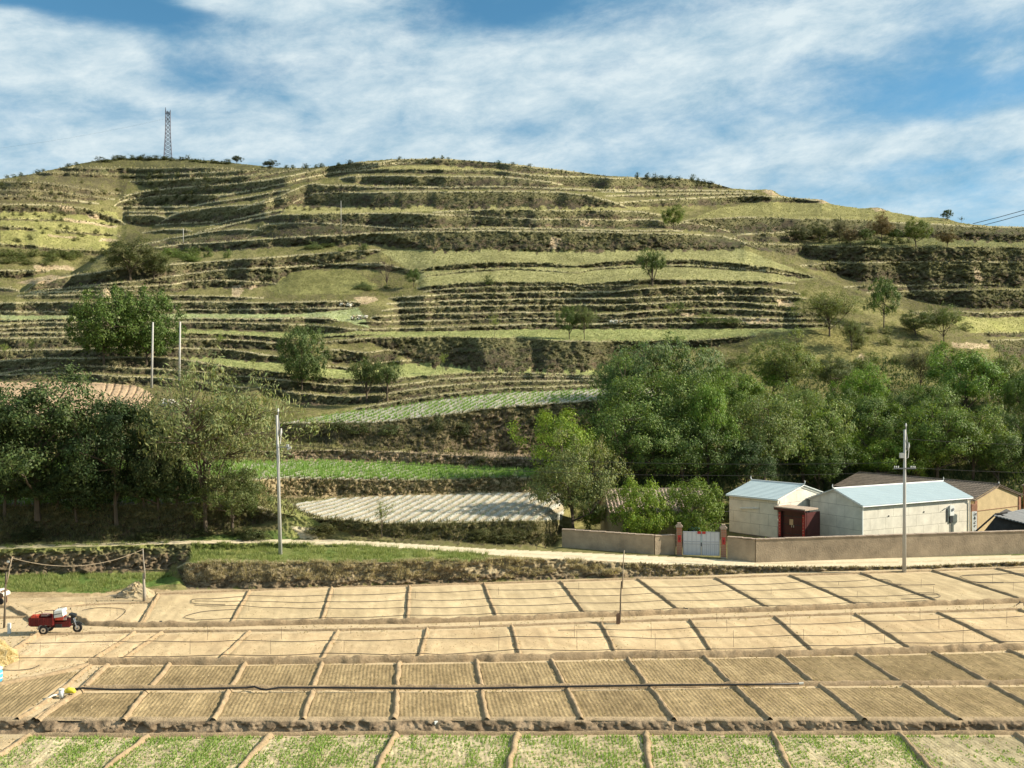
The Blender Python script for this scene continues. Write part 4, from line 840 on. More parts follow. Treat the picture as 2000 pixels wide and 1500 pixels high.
# ------------------------------------------------------------------ trees
def tree_meshes(kind, seed, tips=260, per=60, sig=.055, leaf=.016, base=.18, inner=2.0, lump=.35, aspect=1.0, up=.0, long_=1.0, trunk_r=.022, nl=7, shape='ell', branches=60, bough=.10, gather=.62):
    """trunk and crown of a tree one unit high and one unit wide"""
    r = np.random.default_rng(seed)
    # directions with lumpy envelope
    d = r.normal(size=(tips, 3)); d /= np.linalg.norm(d, axis=1)[:, None]
    rad = r.random(tips)**(1/inner)
    nl_ = 9; ld = r.normal(size=(nl_, 3)); ld /= np.linalg.norm(ld, axis=1)[:, None]; la = r.random(nl_)
    lumpv = np.max(np.exp((d@ld.T-1)*7)*(.4+la), axis=1)
    R = (1-lump)+lump*lumpv/1.2
    P = d*(rad*R)[:, None]*.5
    # gather the tips into boughs, so that the crown has lumps and gaps
    ncl = max(6, int(tips*bough)); cl = P[r.permutation(tips)[:ncl]]*1.04; own = np.argmin(((P[:, None]-cl[None])**2).sum(-1), 1)
    P = cl[own]+(P-cl[own])*gather
    hh = (1-base)
    if shape == 'ell': P[:, 2] *= hh; P[:, 2] += base+hh*.5
    elif shape == 'cone':
        z = (P[:, 2]+.5); P[:, 2] = base+z*hh; f = np.clip(1.15-z, .08, 1)*1.25; P[:, 0] *= f; P[:, 1] *= f
    elif shape == 'vase':
        z = (P[:, 2]+.5); P[:, 2] = base+z*hh; f = np.clip(.45+z*.85, .2, 1.1); P[:, 0] *= f; P[:, 1] *= f
    elif shape == 'dome':
        P[:, 2] = np.abs(P[:, 2])*1.9*hh+base*.6+.02
    wx = np.percentile(np.abs(P[:, :2]), 93)+sig*.6; P[:, :2] *= .5/wx
    zt = np.percentile(P[:, 2], 98)+sig*.5; P[:, 2] = np.where(P[:, 2] > base, base+(P[:, 2]-base)*(1-base)/(zt-base), P[:, 2])
    # trunk and limbs
    mb = MB(); bend = r.normal(size=2)*.02
    tr = [Vector((0, 0, -.04)), Vector((bend[0]*.4, bend[1]*.4, base*.6)), Vector((bend[0], bend[1], base+hh*.25)), Vector((bend[0]*.5, bend[1]*2, base+hh*.6))]
    mb.tube(tr, [trunk_r*1.25, trunk_r, trunk_r*.75, trunk_r*.2], 6)
    nodes = [tr[1].lerp(tr[2], .5), tr[2], tr[2].lerp(tr[3], .5)]
    limbs = []
    order = r.permutation(tips)
    for k in range(nl):
        q = Vector(P[order[k]]); s0 = nodes[k % len(nodes)] if shape != 'vase' else tr[1]
        mid = s0.lerp(q, .5)+Vector((0, 0, -.02 if shape != 'vase' else .02))+Vector(r.normal(size=3)*.015)
        mb.tube([s0, mid, q], [trunk_r*.55, trunk_r*.34, trunk_r*.08], 5, False); limbs += [mid, mid.lerp(q, .5), s0.lerp(mid, .6)]
    for k in range(nl, min(tips, nl+branches)):
        q = Vector(P[order[k]]); s0 = min(limbs+nodes, key=lambda t: (t-q).length+ (0.3 if t.z > q.z else 0))
        mid = s0.lerp(q, .5)+Vector(r.normal(size=3)*.02)
        mb.tube([s0, mid, q], [trunk_r*.22, trunk_r*.13, trunk_r*.05], 3, False)
    tm = bpy.data.meshes.new(kind+'_trunk'); tm.from_pydata([tuple(v) for v in mb.v], [], mb.f); tm.update()
    # leaves
    n = tips*per
    if n == 0: return tm, None
    c = np.repeat(P, per, 0); off = r.normal(size=(n, 3))*sig
    off *= (.5+r.random(tips)[:, None].repeat(per, 0))
    L = c+off; L[:, 2] = np.maximum(L[:, 2], .01)
    cc = np.array([0, 0, base+hh*.45])
    N = off/sig*.55+(L-cc)/.5*.9+r.normal(size=(n, 3))*.75; N[:, 2] += .35; N /= np.linalg.norm(N, axis=1)[:, None]
    A = np.cross(N, r.normal(size=(n, 3)));
    if up: 
        g_ = np.array([0, 0, 1.0])*up+ (L-cc)*.8; A = A*.35+g_
    A -= N*np.sum(A*N, 1)[:, None]; A /= np.linalg.norm(A, axis=1)[:, None]+1e-9
    B = np.cross(N, A); s = leaf*(.6+.8*r.random(n))[:, None]
    a = A*s*long_; b = B*s*.55/ max(1, long_*.7)
    Vv = np.stack([L-a, L-b*1.0+a*.1, L+a, L+b+a*.1], 1).reshape(-1, 3)
    Q = np.arange(n*4).reshape(-1, 4)
    tone = (np.repeat(r.random(tips), per)*.30+r.random(n)*.75+.42)*1.38
    col = tone[:, None]*np.array([1, 1, 1])[None]; col[:, 0] *= .85+.35*r.random(n)
    cm = np_mesh(kind+'_crown', Vv, Q, M['leaf'], np.repeat(col, 4, 0))
    return tm, cm
PROTO = {}
def proto(k, n=1, **kw): PROTO[k] = [tree_meshes(k, 50+37*i+sum(map(ord, k)), **kw) for i in range(n)]
proto('broad', 3, tips=340, per=58, sig=.038, leaf=.0125, base=.04, inner=2.8, lump=.55, bough=.11, gather=.55)
proto('feather', 2, tips=460, per=32, sig=.032, leaf=.0090, base=.07, inner=1.7, lump=.6, up=.4, long_=1.7, trunk_r=.016, nl=14, branches=260, bough=.12, gather=.7)
proto('willow', 2, tips=400, per=44, sig=.034, leaf=.0105, base=.08, inner=2.4, lump=.50, up=.2, long_=1.3, nl=9, branches=60, bough=.09, gather=.6)
proto('poplar', 1, tips=420, per=36, sig=.026, leaf=.0105, base=.10, inner=2.0, lump=.4, up=1.4, long_=1.7, nl=9, branches=80, bough=.10, gather=.7)
proto('cone', 1, tips=220, per=44, sig=.032, leaf=.016, base=.14, inner=2.2, lump=.3, shape='cone', bough=.15, gather=.6)
proto('vase', 2, tips=170, per=30, sig=.036, leaf=.017, base=.22, inner=1.9, lump=.45, shape='vase', up=.5, long_=1.5, trunk_r=.028, nl=9, bough=.12, gather=.7)
proto('shrub', 3, tips=60, per=28, sig=.075, leaf=.034, base=.0, inner=2.2, lump=.55, shape='dome', nl=4, branches=8, bough=.15, gather=.8)
proto('sparse', 1, tips=90, per=14, sig=.036, leaf=.018, base=.25, inner=1.8, lump=.5, trunk_r=.016, nl=8, branches=80, bough=.2, gather=.9)
proto('bare', 1, tips=150, per=1, sig=.02, leaf=.010, base=.22, inner=1.8, lump=.3, shape='vase', trunk_r=.02, nl=10, branches=140, bough=.3, gather=1)
proto('round', 2, tips=330, per=52, sig=.035, leaf=.0155, base=.02, inner=3.2, lump=.28, bough=.16, gather=.85)
DK = (.060, .105, .032); MD = (.072, .122, .036); OL = (.115, .150, .055); YG = (.125, .20, .03); BG = (.085, .135, .062); GY = (.13, .17, .085); BR = (.14, .115, .06); DD = (.035, .065, .025)
TR_ALL = []
def tree(px, py, hpx, wpx, kind, col, label, cat='tree', name=None, group=None, v=0, rz=None, dY=0.0, bark='bark', P0=None):
    p = land(px, py) if P0 is None else P0
    if dY: p = at(px, py, p.y+dY)
    Y = p.y; h = hpx/F*Y; w_ = wpx/F*Y
    tm, cm = PROTO[kind][v % len(PROTO[kind])]
    root = empty(name or ('shrub' if kind == 'shrub' else 'tree'), p-Vector((0, 0, .02*h)), random.uniform(0, 6.28) if rz is None else rz, (w_, w_, h))
    tag(root, label, cat, group)
    t = bpy.data.objects.new('stems' if kind == 'shrub' else 'trunk', tm); link(t, root)
    if not tm.materials: tm.materials.append(M[bark])
    if cm is not None:
        c = bpy.data.objects.new('foliage' if kind == 'shrub' else 'crown', cm); link(c, root)
        f = random.uniform(.92, 1.08); c.color = (col[0]*f*1.12, col[1]*f, col[2]*f*.78, 1)
    TR_ALL.append(root); return root
T = tree
# --- left foreground group
T(75,1000,268,250,'broad',(.040,.068,.024),'large dark round-crowned tree at the left edge behind the dirt road',v=0)
T(8,1010,250,150,'broad',(.040,.068,.024),'dark tree cut off by the left edge of the photo',v=1)
T(228,1012,232,185,'broad',(.030,.055,.022),'darkest tree, second from the left behind the dirt road',v=2)
T(150,1012,130,120,'round',(.028,.05,.02),'low dark tree filling the gap between the two left trees',v=1)
T(310,1012,170,130,'willow',(.045,.065,.028),'dim olive tree leaning between the dark tree and the tall feathery tree',v=1)
T(404,1044,322,265,'feather',(.120,.155,.075),'tall feathery pale green tree behind the dirt road, left of the concrete pole',v=0)
T(455,1040,130,120,'willow',(.075,.105,.04),'low feathery growth at the right foot of the tall feathery tree',v=0)
for x_, h_, w_, l_ in ((28,92,120,'lowest dark growth at the left edge under the trees'),(112,78,110,'dark low tree under the large round-crowned tree'),(196,88,110,'dark low tree beside the darkest tree'),(282,84,100,'dark low tree under the dim olive tree'),(345,70,90,'dusky low tree left of the feathery tree trunk')):
    T(x_,988,h_,w_,'round',(.030,.052,.020),l_,v=int(x_) % 2)
T(426,880,88,62,'broad',(.11,.19,.03),'small bright yellow-green tree seen through the tall feathery tree',v=2)
T(482,990,56,50,'shrub',(.06,.11,.03),'dark green bush beside the path left of the concrete pole','bush','bush')
T(746,1052,74,42,'sparse',(.12,.16,.055),'thin young tree in front of the whitish mulched field','tree')
# --- middle
T(1100,960,158,125,'broad',YG,'bright yellow-green tree rising behind the pale willow by the yard wall',v=1)
T(1120,1048,192,156,'willow',(.105,.14,.06),'pale green feathery willow at the left end of the yard wall',v=1,bark='bark_pale')
T(1172,1000,145,75,'sparse',(.17,.19,.10),'half-bare pale tree just right of the feathery willow',v=0)
T(1150,1042,60,60,'broad',(.10,.16,.03),'small green tree just inside the left end of the yard wall',v=2)
YB = 96.0
def yard(px, Y, z=.85): 
    return Vector(((px-1000)/F*Y, Y, z))
T(1254,1040,128,100,'round',(.105,.170,.026),'round bright green courtyard tree, left of the two behind the yard wall',v=0,P0=yard(1254,95.5))
T(1352,1040,124,100,'round',(.085,.140,.026),'round green courtyard tree behind the white gate',v=1,P0=yard(1356,97.0))
T(1490,1046,30,34,'shrub',(.15,.24,.04),'small bright bush behind the wall in front of the pale house','bush','bush',P0=yard(1490,91.0,.9))
# --- wooded gully
W = [
 (1235,958,165,170,'willow',MD,'broad mid-green tree behind the bright yellow-green tree',0),
 (1330,962,150,150,'broad',DK,'dark tree behind the two courtyard trees',0),
 (1260,905,190,190,'willow',(.085,.14,.042),'great rounded green tree left of centre in the gully wood',1),
 (1345,905,170,140,'willow',MD,'rounded green tree right behind the great rounded one',0),
 (1290,820,155,200,'poplar',BG,'blue-green poplar clump topping the left of the gully wood',0),
 (1215,820,120,90,'poplar',(.08,.14,.055),'poplar at the left end of the poplar clump',0),
 (1385,950,195,100,'broad',(.085,.155,.03),'tall bright-topped tree above the courtyard trees',2),
 (1400,800,75,60,'broad',MD,'small tree crown between poplar clump and bare bank',1),
 (1440,850,130,120,'broad',(.095,.16,.04),'mid-green tree below the scooped-out bank',0),
 (1535,775,120,115,'willow',(.11,.15,.055),'olive loose tree right of the scooped-out bank',1),
 (1511,772,68,58,'broad',(.10,.19,.03),'small bright green tree in front of the olive loose tree',1),
 (1490,955,185,150,'willow',(.10,.145,.055),'grey-green tree behind the left pale house',0),
 (1570,950,185,150,'willow',(.105,.155,.055),'large grey-green tree between the two pale houses',1),
 (1610,945,140,80,'broad',(.09,.155,.035),'green tree at the right flank of the large grey-green tree',2),
 (1628,775,80,70,'willow',(.085,.115,.055),'grey bushy tree on the pale ledge in the gully',0),
 (1692,835,118,95,'broad',(.095,.175,.03),'bright round tree below the eroded loess scar',0),
 (1640,870,110,90,'broad',DK,'dark tree below the pale ledge',1),
 (1700,905,130,110,'broad',MD,'mid-green tree left of the right-hand pole, upper row',2),
 (1715,950,100,120,'broad',(.10,.17,.03),'yellowish green tree directly behind the right-hand pole',0),
 (1600,965,100,110,'broad',DK,'dark low tree behind the red doorway',1),
 (1460,970,110,110,'broad',DD,'dark low tree left of the pale house roof',2),
 (1800,765,90,80,'feather',(.12,.135,.08),'half-bare grey tree with pale limbs above the wood',0),
 (1885,820,145,140,'broad',(.085,.155,.04),'tall green tree at the upper right of the wood',0),
 (1820,850,100,110,'willow',MD,'rounded tree under the half-bare grey tree',0),
 (1830,940,160,150,'willow',(.09,.15,.04),'large tree behind the right pale house roof',1),
 (1795,945,90,90,'broad',(.12,.19,.035),'yellowish tree behind the ridge of the right pale house',2),
 (1900,935,140,130,'willow',(.10,.155,.045),'pale green tree above the mud-walled house',0),
 (1950,950,100,90,'broad',MD,'low tree beside the mud-walled house gable',1),
 (1965,800,115,90,'willow',(.085,.125,.045),'grey-green tree at the right edge above the wood',1),
 (2005,850,120,80,'broad',DK,'dark tree at the right edge of the photo',2),
 (2010,930,110,90,'broad',DD,'darkest low tree at the right edge behind the mud house',0),
 (1945,870,80,80,'broad',DK,'small dark tree between the tall green tree and the right edge',1),
 (1750,850,80,80,'broad',DK,'dark tree in the middle of the right-hand wood',1),
 (1560,860,100,110,'willow',(.09,.14,.045),'rounded grey-green crown in the middle of the gully wood',0),
]
for a in W: T(a[0], a[1], a[2], a[3], a[4], a[5], a[6], v=a[7])
# --- single trees on the terraces
for a in [
 (205,712,140,122,'round',(.075,.135,.032),'left of two large green trees beside the bare concrete poles',0),
 (286,712,138,110,'round',(.075,.14,.032),'right of two large green trees, touching the bare concrete poles',2),
 (590,762,118,82,'round',(.075,.125,.045),'tall bushy tree standing alone on the middle terraces',1),
 (716,782,80,68,'vase',(.09,.135,.05),'fan-shaped small tree, left one of the pair below the big bank',0),
 (756,780,72,52,'vase',(.075,.12,.042),'dark small tree, right one of the pair below the big bank',1),
 (757,560,66,40,'bare',(.13,.10,.06),'bare leafless tree at the left end of the bright terraces',0),
 (808,560,34,26,'broad',MD,'small green tree right of the bare tree',1),
 (1275,560,72,50,'vase',(.08,.13,.042),'lone fan-shaped tree on the edge of the bright terraces',0),
 (1316,448,44,44,'broad',(.12,.18,.04),'round green tree at the upper end of the dark banks',0),
 (1112,662,62,40,'broad',(.085,.14,.045),'left one of two slim trees on the bright green terrace',1),
 (1143,662,64,42,'feather',(.11,.155,.06),'right one of two slim trees on the bright green terrace',1),
 (1620,658,84,108,'feather',(.125,.165,.055),'spreading tree with visible limbs on the rim of the spur',0),
 (1665,688,64,44,'feather',(.11,.15,.055),'thin small tree downhill of the spreading tree',1),
 (1727,640,92,54,'cone',(.08,.14,.042),'cone-shaped conifer standing on the spur',0),
 (1845,668,70,66,'feather',(.11,.165,.05),'spreading green tree on the right spur',1),
 (1790,655,45,70,'willow',(.10,.145,.055),'low bushy tree left of the spreading tree on the right spur',0),
 (1790,482,52,50,'willow',(.11,.16,.04),'largest green orchard tree on the upper right terrace',0),
 (1722,476,56,42,'willow',BR,'brown-leaved tree on the upper right terrace',1),
 (1745,470,24,34,'broad',DK,'dark low tree behind the largest orchard tree',0),
 (1662,480,32,34,'willow',(.14,.12,.075),'reddish grey tree on the upper right terrace',0),
 (1640,474,44,30,'feather',(.12,.13,.085),'tall grey thin tree on the upper right terrace',0),
 (1600,472,36,38,'willow',(.10,.12,.06),'grey-green tree left of the upper right orchard',1),
 (1560,474,30,40,'willow',(.075,.095,.045),'dull tree at the left end of the upper right orchard',0),
 (1690,478,30,30,'broad',(.08,.12,.04),'small green tree in the middle of the orchard row',2),
 (1850,482,28,36,'willow',(.12,.10,.05),'brownish small tree at the right end of the orchard row',1),
 (255,548,76,112,'willow',(.085,.11,.045),'wide olive tree at the left rim of the central hill',0),
 (300,545,52,50,'willow',(.075,.105,.04),'smaller tree hanging on the right of the wide olive tree',1),
 (463,318,15,20,'broad',(.04,.06,.025),'lone round tree on the skyline right of the pylon',0),
 (527,333,19,26,'broad',(.05,.07,.03),'ragged tree on the skyline where the two hills meet',1),
 (1850,431,20,20,'broad',(.05,.09,.03),'lone round tree on the right skyline',2),
 (1879,437,13,11,'sparse',(.07,.10,.04),'tiny tree right of the lone tree on the right skyline',0),
 (954,556,18,22,'shrub',(.07,.11,.04),'single bush on the upper edge of the narrow terraces',0),
 (966,660,44,20,'sparse',(.14,.19,.055),'yellow-green sapling on the bright green terrace',0),
 (1311,630,38,26,'sparse',(.12,.17,.05),'pale green sapling on the narrow terraces, right part',0),
 (430,682,28,24,'sparse',(.13,.20,.045),'fresh green sapling right of the concrete poles',0),
 (10,702,30,18,'sparse',(.13,.20,.045),'green sapling near the left edge',0),
 (62,704,42,18,'sparse',(.12,.18,.045),'green sapling left of the two large trees',0),
 (864,728,38,18,'sparse',(.13,.19,.05),'slim sapling at the foot of the big bank',0),
 (494,722,22,12,'sparse',(.13,.17,.06),'tiny sapling on the green terrace left of the bushy tree',0)]:
    k_ = 1.0 if 'sapling' in a[6] else .70
    T(a[0], a[1], a[2]*1.04, a[3], a[4], tuple(q*k_ for q in a[5]), a[6], v=a[7], name='sapling' if 'sapling' in a[6] else ('bush' if 'bush' in a[6] and a[4]=='shrub' else None), cat='sapling' if 'sapling' in a[6] else ('bush' if a[4]=='shrub' else 'tree'))
# --- shrubs: each its own thing
ORD = 'first second third fourth fifth sixth seventh eighth ninth tenth eleventh twelfth thirteenth fourteenth fifteenth sixteenth seventeenth eighteenth nineteenth twentieth'.split()
ORD += ['twenty-'+o_ for o_ in ORD[:9]]+['thirtieth']+['thirty-'+o_ for o_ in ORD[:9]]+['fortieth']+['forty-'+o_ for o_ in ORD[:9]]
def nth(label, k, n):
    """a label that singles one out of a row of look-alikes by its place"""
    if n > 30: return label
    return label+', '+('leftmost' if k == 0 else 'rightmost' if k == n-1 else ORD[k]+' from the left' if k < n/2 else ORD[n-1-k]+' from the right')
def shrubs(spots, label, group, col, seed):
    r = random.Random(seed)
    spots = sorted(spots)
    for k, (x, y, h_, w_) in enumerate(spots):
        f = r.uniform(.8, 1.2)
        T(x, y, h_, w_, 'shrub', (col[0]*f, col[1]*f, col[2]*f), nth(label, k, len(spots)), 'shrub', 'shrub', group, v=k)
r = random.Random(5)
sky_y = lambda x: float(np.interp(x, STN[-1][0], STN[-1][1]))
shrubs([(x+r.uniform(-5, 5), sky_y(x)+2+r.uniform(0, 3), r.uniform(6, 11), r.uniform(12, 24)) for x in range(196, 460, 12)], 'dark low crest shrub by the pylon', 'shrubs along the crest by the pylon', (.045,.06,.026), 1)
shrubs([(x, sky_y(x)+2, h, w) for x, h, w in ((28,7,12),(42,8,12),(75,8,14),(135,7,14),(150,6,12),(560,7,10),(573,7,10),(597,10,18),(618,8,10),(628,9,12),(662,6,10),(684,8,14))], 'small dark shrub on the left skyline', 'shrubs on the left skyline', (.045,.065,.028), 2)
shrubs([(x, sky_y(x)+2, h, w) for x, h, w in ((781,7,8),(848,5,9),(865,8,9),(877,5,7),(975,8,12),(1003,7,10),(1034,6,10))], 'small round shrub on the central skyline', 'shrubs on the central skyline', (.05,.075,.03), 3)
shrubs([(x, sky_y(x)+3, h, w) for x, h, w in ((1245,13,10),(1264,12,14),(1279,12,12),(1292,8,16),(1308,9,14),(1325,7,14),(1352,14,12),(1362,8,12),(1375,8,12),(1388,6,12))], 'dark skyline shrub right of the hilltop', 'shrubs on the skyline right of the hilltop', (.04,.06,.026), 4)
L = []
for _ in range(52):
    x = r.uniform(0, 240); y = r.uniform(412, 474) if r.random() < .75 else r.uniform(335, 400); L.append((x, y, r.uniform(4, 9), r.uniform(6, 13)))
L.sort(key=lambda q: q[1])
shrubs(L[:17], 'small dark shrub high on the left hill', 'shrubs dotted over the left hill', (.07,.085,.035), 5)
shrubs(L[17:34], 'small dark shrub halfway down the left hill', 'shrubs dotted over the left hill', (.07,.085,.035), 25)
shrubs(L[34:], 'small dark shrub low on the left hill', 'shrubs dotted over the left hill', (.07,.085,.035), 26)
shrubs([(r.uniform(0, 170), r.uniform(498, 522), r.uniform(9, 16), r.uniform(20, 38)) for _ in range(22)], 'olive shrub at the foot of the left hill', 'thicket at the foot of the left hill', (.075,.10,.04), 6)
shrubs([(r.uniform(310, 460), 500+r.uniform(-4, 12)-(.02), r.uniform(10, 20), r.uniform(18, 34)) for _ in range(16)], 'green shrub right of the wide olive tree', 'shrubs on the ledge right of the wide olive tree', (.08,.125,.04), 7)
shrubs([(r.uniform(600, 720), r.uniform(482, 492), r.uniform(6, 12), r.uniform(16, 30)) for _ in range(9)]+[(r.uniform(690, 770), r.uniform(560, 572), r.uniform(7, 12), r.uniform(16, 26)) for _ in range(6)], 'blue-green shrub left of the bright terraces', 'shrubs left of the bright terraces', (.08,.115,.055), 8)
shrubs([(x, 408+r.uniform(0, 4), r.uniform(4, 7), r.uniform(6, 11)) for x in (563,576,594,607,622,660,703,725,745,798,850,872,895,950,1055,1105,1150,1175)], 'tiny dark shrub on the high yellow terrace', 'shrubs on the yellow terrace', (.06,.075,.03), 9)
shrubs([(r.uniform(240, 420), r.uniform(338, 400), r.uniform(6, 10), r.uniform(10, 18)) for _ in range(22)], 'dark shrub on the shaded banks below the pylon', 'shrubs on the shaded banks below the pylon', (.05,.065,.03), 10)
shrubs([(1380,632,20,42),(1410,634,12,30),(1432,633,13,44),(1330,592+12,16,18),(905,586-14,6,10)], 'dark green bush on the narrow terraces', 'bushes on the narrow terraces', (.06,.095,.035), 11)
shrubs([(r.uniform(1560, 1780), r.uniform(468, 480), r.uniform(6, 12), r.uniform(12, 22)) for _ in range(14)], 'low shrub under the upper right orchard', 'shrubs under the upper right orchard', (.06,.085,.035), 12)
shrubs([(r.uniform(1660, 1900), r.uniform(640, 740), r.uniform(8, 22), r.uniform(16, 34)) for _ in range(26)], 'loose grey-green shrub on the right spur', 'shrubs on the right spur', (.095,.12,.055), 13)
shrubs([(853,842,36,30),(665,838,22,46),(700,846,24,46),(760,850,20,50),(900,850,26,40),(590,846,20,40),(940,905,14,24)], 'dark bush on the bank between the maize fields', 'bushes on the big bank', (.045,.065,.028), 14)
shrubs([(r.uniform(600, 680), 1040+r.uniform(-8, 4), r.uniform(12, 20), r.uniform(24, 40)) for _ in range(6)]+[(r.uniform(900, 1085), 1050+r.uniform(-6, 10), r.uniform(14, 24), r.uniform(26, 44)) for _ in range(12)], 'olive bush on the bank below the mulched field', 'bushes below the mulched field', (.06,.07,.03), 15)
shrubs([(x, 1073+(2000-x)*.022+r.uniform(-2, 1), r.uniform(9, 24), r.uniform(26, 44)) for x in [1600+i*19 for i in range(24)]], 'green weed clump along the long yard wall', 'weed clumps along the long yard wall', (.085,.115,.035), 16)
shrubs([(r.uniform(1380, 1720), r.uniform(700, 780), r.uniform(14, 26), r.uniform(24, 44)) for _ in range(16)], 'bush on the slope above the gully wood', 'bushes above the gully wood', (.085,.12,.045), 17)
shrubs([(r.uniform(10, 520), 1050+r.uniform(-6, 6), r.uniform(10, 22), r.uniform(30, 60)) for _ in range(14)], 'dim bush at the foot of the dark bank', 'bushes at the foot of the dark bank', (.04,.055,.025), 18)
# ------------------------------------------------------------------ materials of built things
M['render'] = plain('cement_render', (.72, .68, .57), .9, var=.16, scale=.9, bump=.01, bscale=20)
M['joint'] = plain('render_joint', (.17, .155, .13), .95, var=.15)
M['wall_mud'] = plain('yard_wall_render', (.36, .285, .195), .95, var=.32, scale=.7, bump=.03, bscale=8)
M['cap'] = plain('wall_cap', (.42, .33, .25), .95, var=.25, scale=3, bump=.02)
M['mud'] = plain('mud_plaster', (.52, .40, .22), .95, var=.16, scale=1.2, bump=.03, bscale=7)
M['mud_edge'] = plain('brick_trim', (.30, .15, .09), .9, var=.3, scale=4)
M['brick'] = plain('red_brick', (.36, .18, .11), .9, var=.3, scale=5, bump=.01)
M['mortar'] = plain('mortar', (.40, .34, .27), .95, var=.15)
M['blue_roof'] = plain('pale_blue_tiles', (.46, .56, .585), .45, var=.05, scale=.7, spec=.4)
M['white'] = plain('white_trim', (.74, .76, .72), .55, var=.05)
M['oldtile'] = plain('old_grey_tiles', (.155, .125, .095), .95, var=.35, scale=2.0, bump=.02)
M['claytile'] = plain('clay_tiles', (.34, .26, .21), .95, var=.30, scale=2.5, bump=.02)
M['darkroof'] = plain('dark_shed_boards', (.06, .055, .05), .9, var=.3, scale=3)
M['tinroof'] = plain('grey_tin_sheet', (.20, .205, .205), .85, metal=0, var=.15, scale=1.5)
M['doorred'] = plain('dark_red_door', (.085, .022, .020), .45, var=.2, scale=2)
M['banner'] = plain('red_paper', (.50, .045, .04), .7, var=.12, scale=8)
M['gold'] = plain('gold_ink', (.62, .40, .22), .7, var=.2)
M['ink'] = plain('black_ink', (.03, .03, .03), .6, var=.2)
M['gate'] = plain('silver_gate_paint', (.60, .63, .66), .45, metal=.15, var=.08, scale=2)
M['gate_frame'] = plain('gate_frame_paint', (.42, .45, .49), .5, var=.1)
M['concrete'] = plain('pole_concrete', (.50, .49, .45), .85, var=.12, scale=2, bump=.004)
M['steel'] = plain('galvanised_steel', (.30, .31, .33), .5, metal=.6, var=.15, scale=5)
M['tower'] = plain('pylon_steel', (.10, .10, .13), .6, metal=.3, var=.15, scale=.5)
M['glassw'] = plain('porcelain', (.72, .72, .70), .25, var=.05, spec=.5)
M['wire'] = plain('black_wire', (.03, .03, .03), .6, var=.1)
M['hose'] = plain('drip_hose', (.035, .03, .025), .6, var=.2, scale=2)
M['pipe'] = plain('water_pipe', (.028, .026, .024), .5, var=.2)
M['wood'] = plain('weathered_pole_wood', (.33, .27, .19), .9, var=.3, scale=6, bump=.01)
M['wood_dark'] = plain('dark_pole_wood', (.15, .12, .085), .9, var=.3, scale=6)
M['red'] = plain('faded_red_paint', (.14, .014, .014), .5, var=.22, scale=3)
M['redlight'] = plain('bright_red_paint', (.62, .09, .05), .5, var=.15, scale=3)
M['rubber'] = plain('tyre_rubber', (.022, .022, .022), .85, var=.2)
M['chrome'] = plain('bright_metal', (.60, .60, .60), .3, metal=.8, var=.05)
M['black'] = plain('black_plastic', (.025, .03, .033), .5, var=.2)
M['seat'] = plain('pale_seat_cover', (.45, .32, .27), .8, var=.1)
M['sack'] = plain('white_sack', (.72, .68, .58), .9, var=.1, scale=4, bump=.01)
M['straw'] = plain('straw', (.50, .39, .19), .95, var=.35, scale=9, bump=.05, bscale=14)
M['bluesack'] = plain('blue_woven_sack', (.10, .42, .60), .8, var=.2, scale=5)
M['yellow'] = plain('yellow_plastic', (.78, .68, .06), .5, var=.1)
M['cyan'] = plain('pale_cyan_car_paint', (.32, .62, .62), .25, var=.04, spec=.5)
M['glass'] = plain('dark_glass', (.03, .04, .05), .1, var=.1, spec=.6)
M['rubble'] = plain('loess_rubble', (.44, .35, .21), .95, var=.3, scale=4, bump=.03)
M['cart'] = plain('brown_cart_boards', (.20, .13, .09), .9, var=.3, scale=4)

def clip_poly(poly, planes):
    """poly list of (s,z); planes (a,b,c): keep a*s+b*z<=c"""
    for a, b, c in planes:
        out = []
        for i in range(len(poly)):
            p, q = poly[i], poly[(i+1) % len(poly)]; dp = a*p[0]+b*p[1]-c; dq = a*q[0]+b*q[1]-c
            if dp <= 0: out.append(p)
            if (dp < 0 < dq) or (dq < 0 < dp):
                t = dp/(dp-dq); out.append((p[0]+(q[0]-p[0])*t, p[1]+(q[1]-p[1])*t))
        poly = out
        if len(poly) < 3: return []
    return poly
def wavy_roof(name, a, b, c, d, mat, parent, period=.22, amp=.03, step=.36, n_per=4):
    """slope a-b at the eave, d-c at the ridge: tiled sheet of waves and steps"""
    a, b, c, d = map(Vector, (a, b, c, d)); L = (b-a).length; S = (d-a).length
    nrm = (b-a).cross(d-a).normalized(); 
    if nrm.z < 0: nrm = -nrm
    nu = int(L/period)*n_per+1; k = max(2, round(S/step)); rows = []
    for j in range(k): rows += [(j/k, 1.0), ((j+.97)/k, .25)]
    rows.append((1.0, .25))
    vs = np.zeros((len(rows)+1, nu, 3)); u_ = np.linspace(0, 1, nu)
    A, B, C_, D = (np.array(p) for p in (a, b, c, d)); N = np.array(nrm)
    wv = (np.abs(np.cos(np.linspace(0, 1, nu)*int(L/period)*np.pi)))*amp
    for j, (v, s) in enumerate(rows):
        base = (A[None]*(1-u_[:, None])+B[None]*u_[:, None])*(1-v)+(D[None]*(1-u_[:, None])+C_[None]*u_[:, None])*v
        vs[j+1] = base+N[None]*(wv[:, None]+s*.035+.02)
    vs[0] = vs[1]-np.array([0, 0, .10])[None]
    n = len(rows)+1; ii = np.arange(n*nu).reshape(n, nu); q = np.stack([ii[:-1, :-1], ii[:-1, 1:], ii[1:, 1:], ii[1:, :-1]], -1).reshape(-1, 4)
    return np_obj(name, vs.reshape(-1, 3), q, mat, parent)
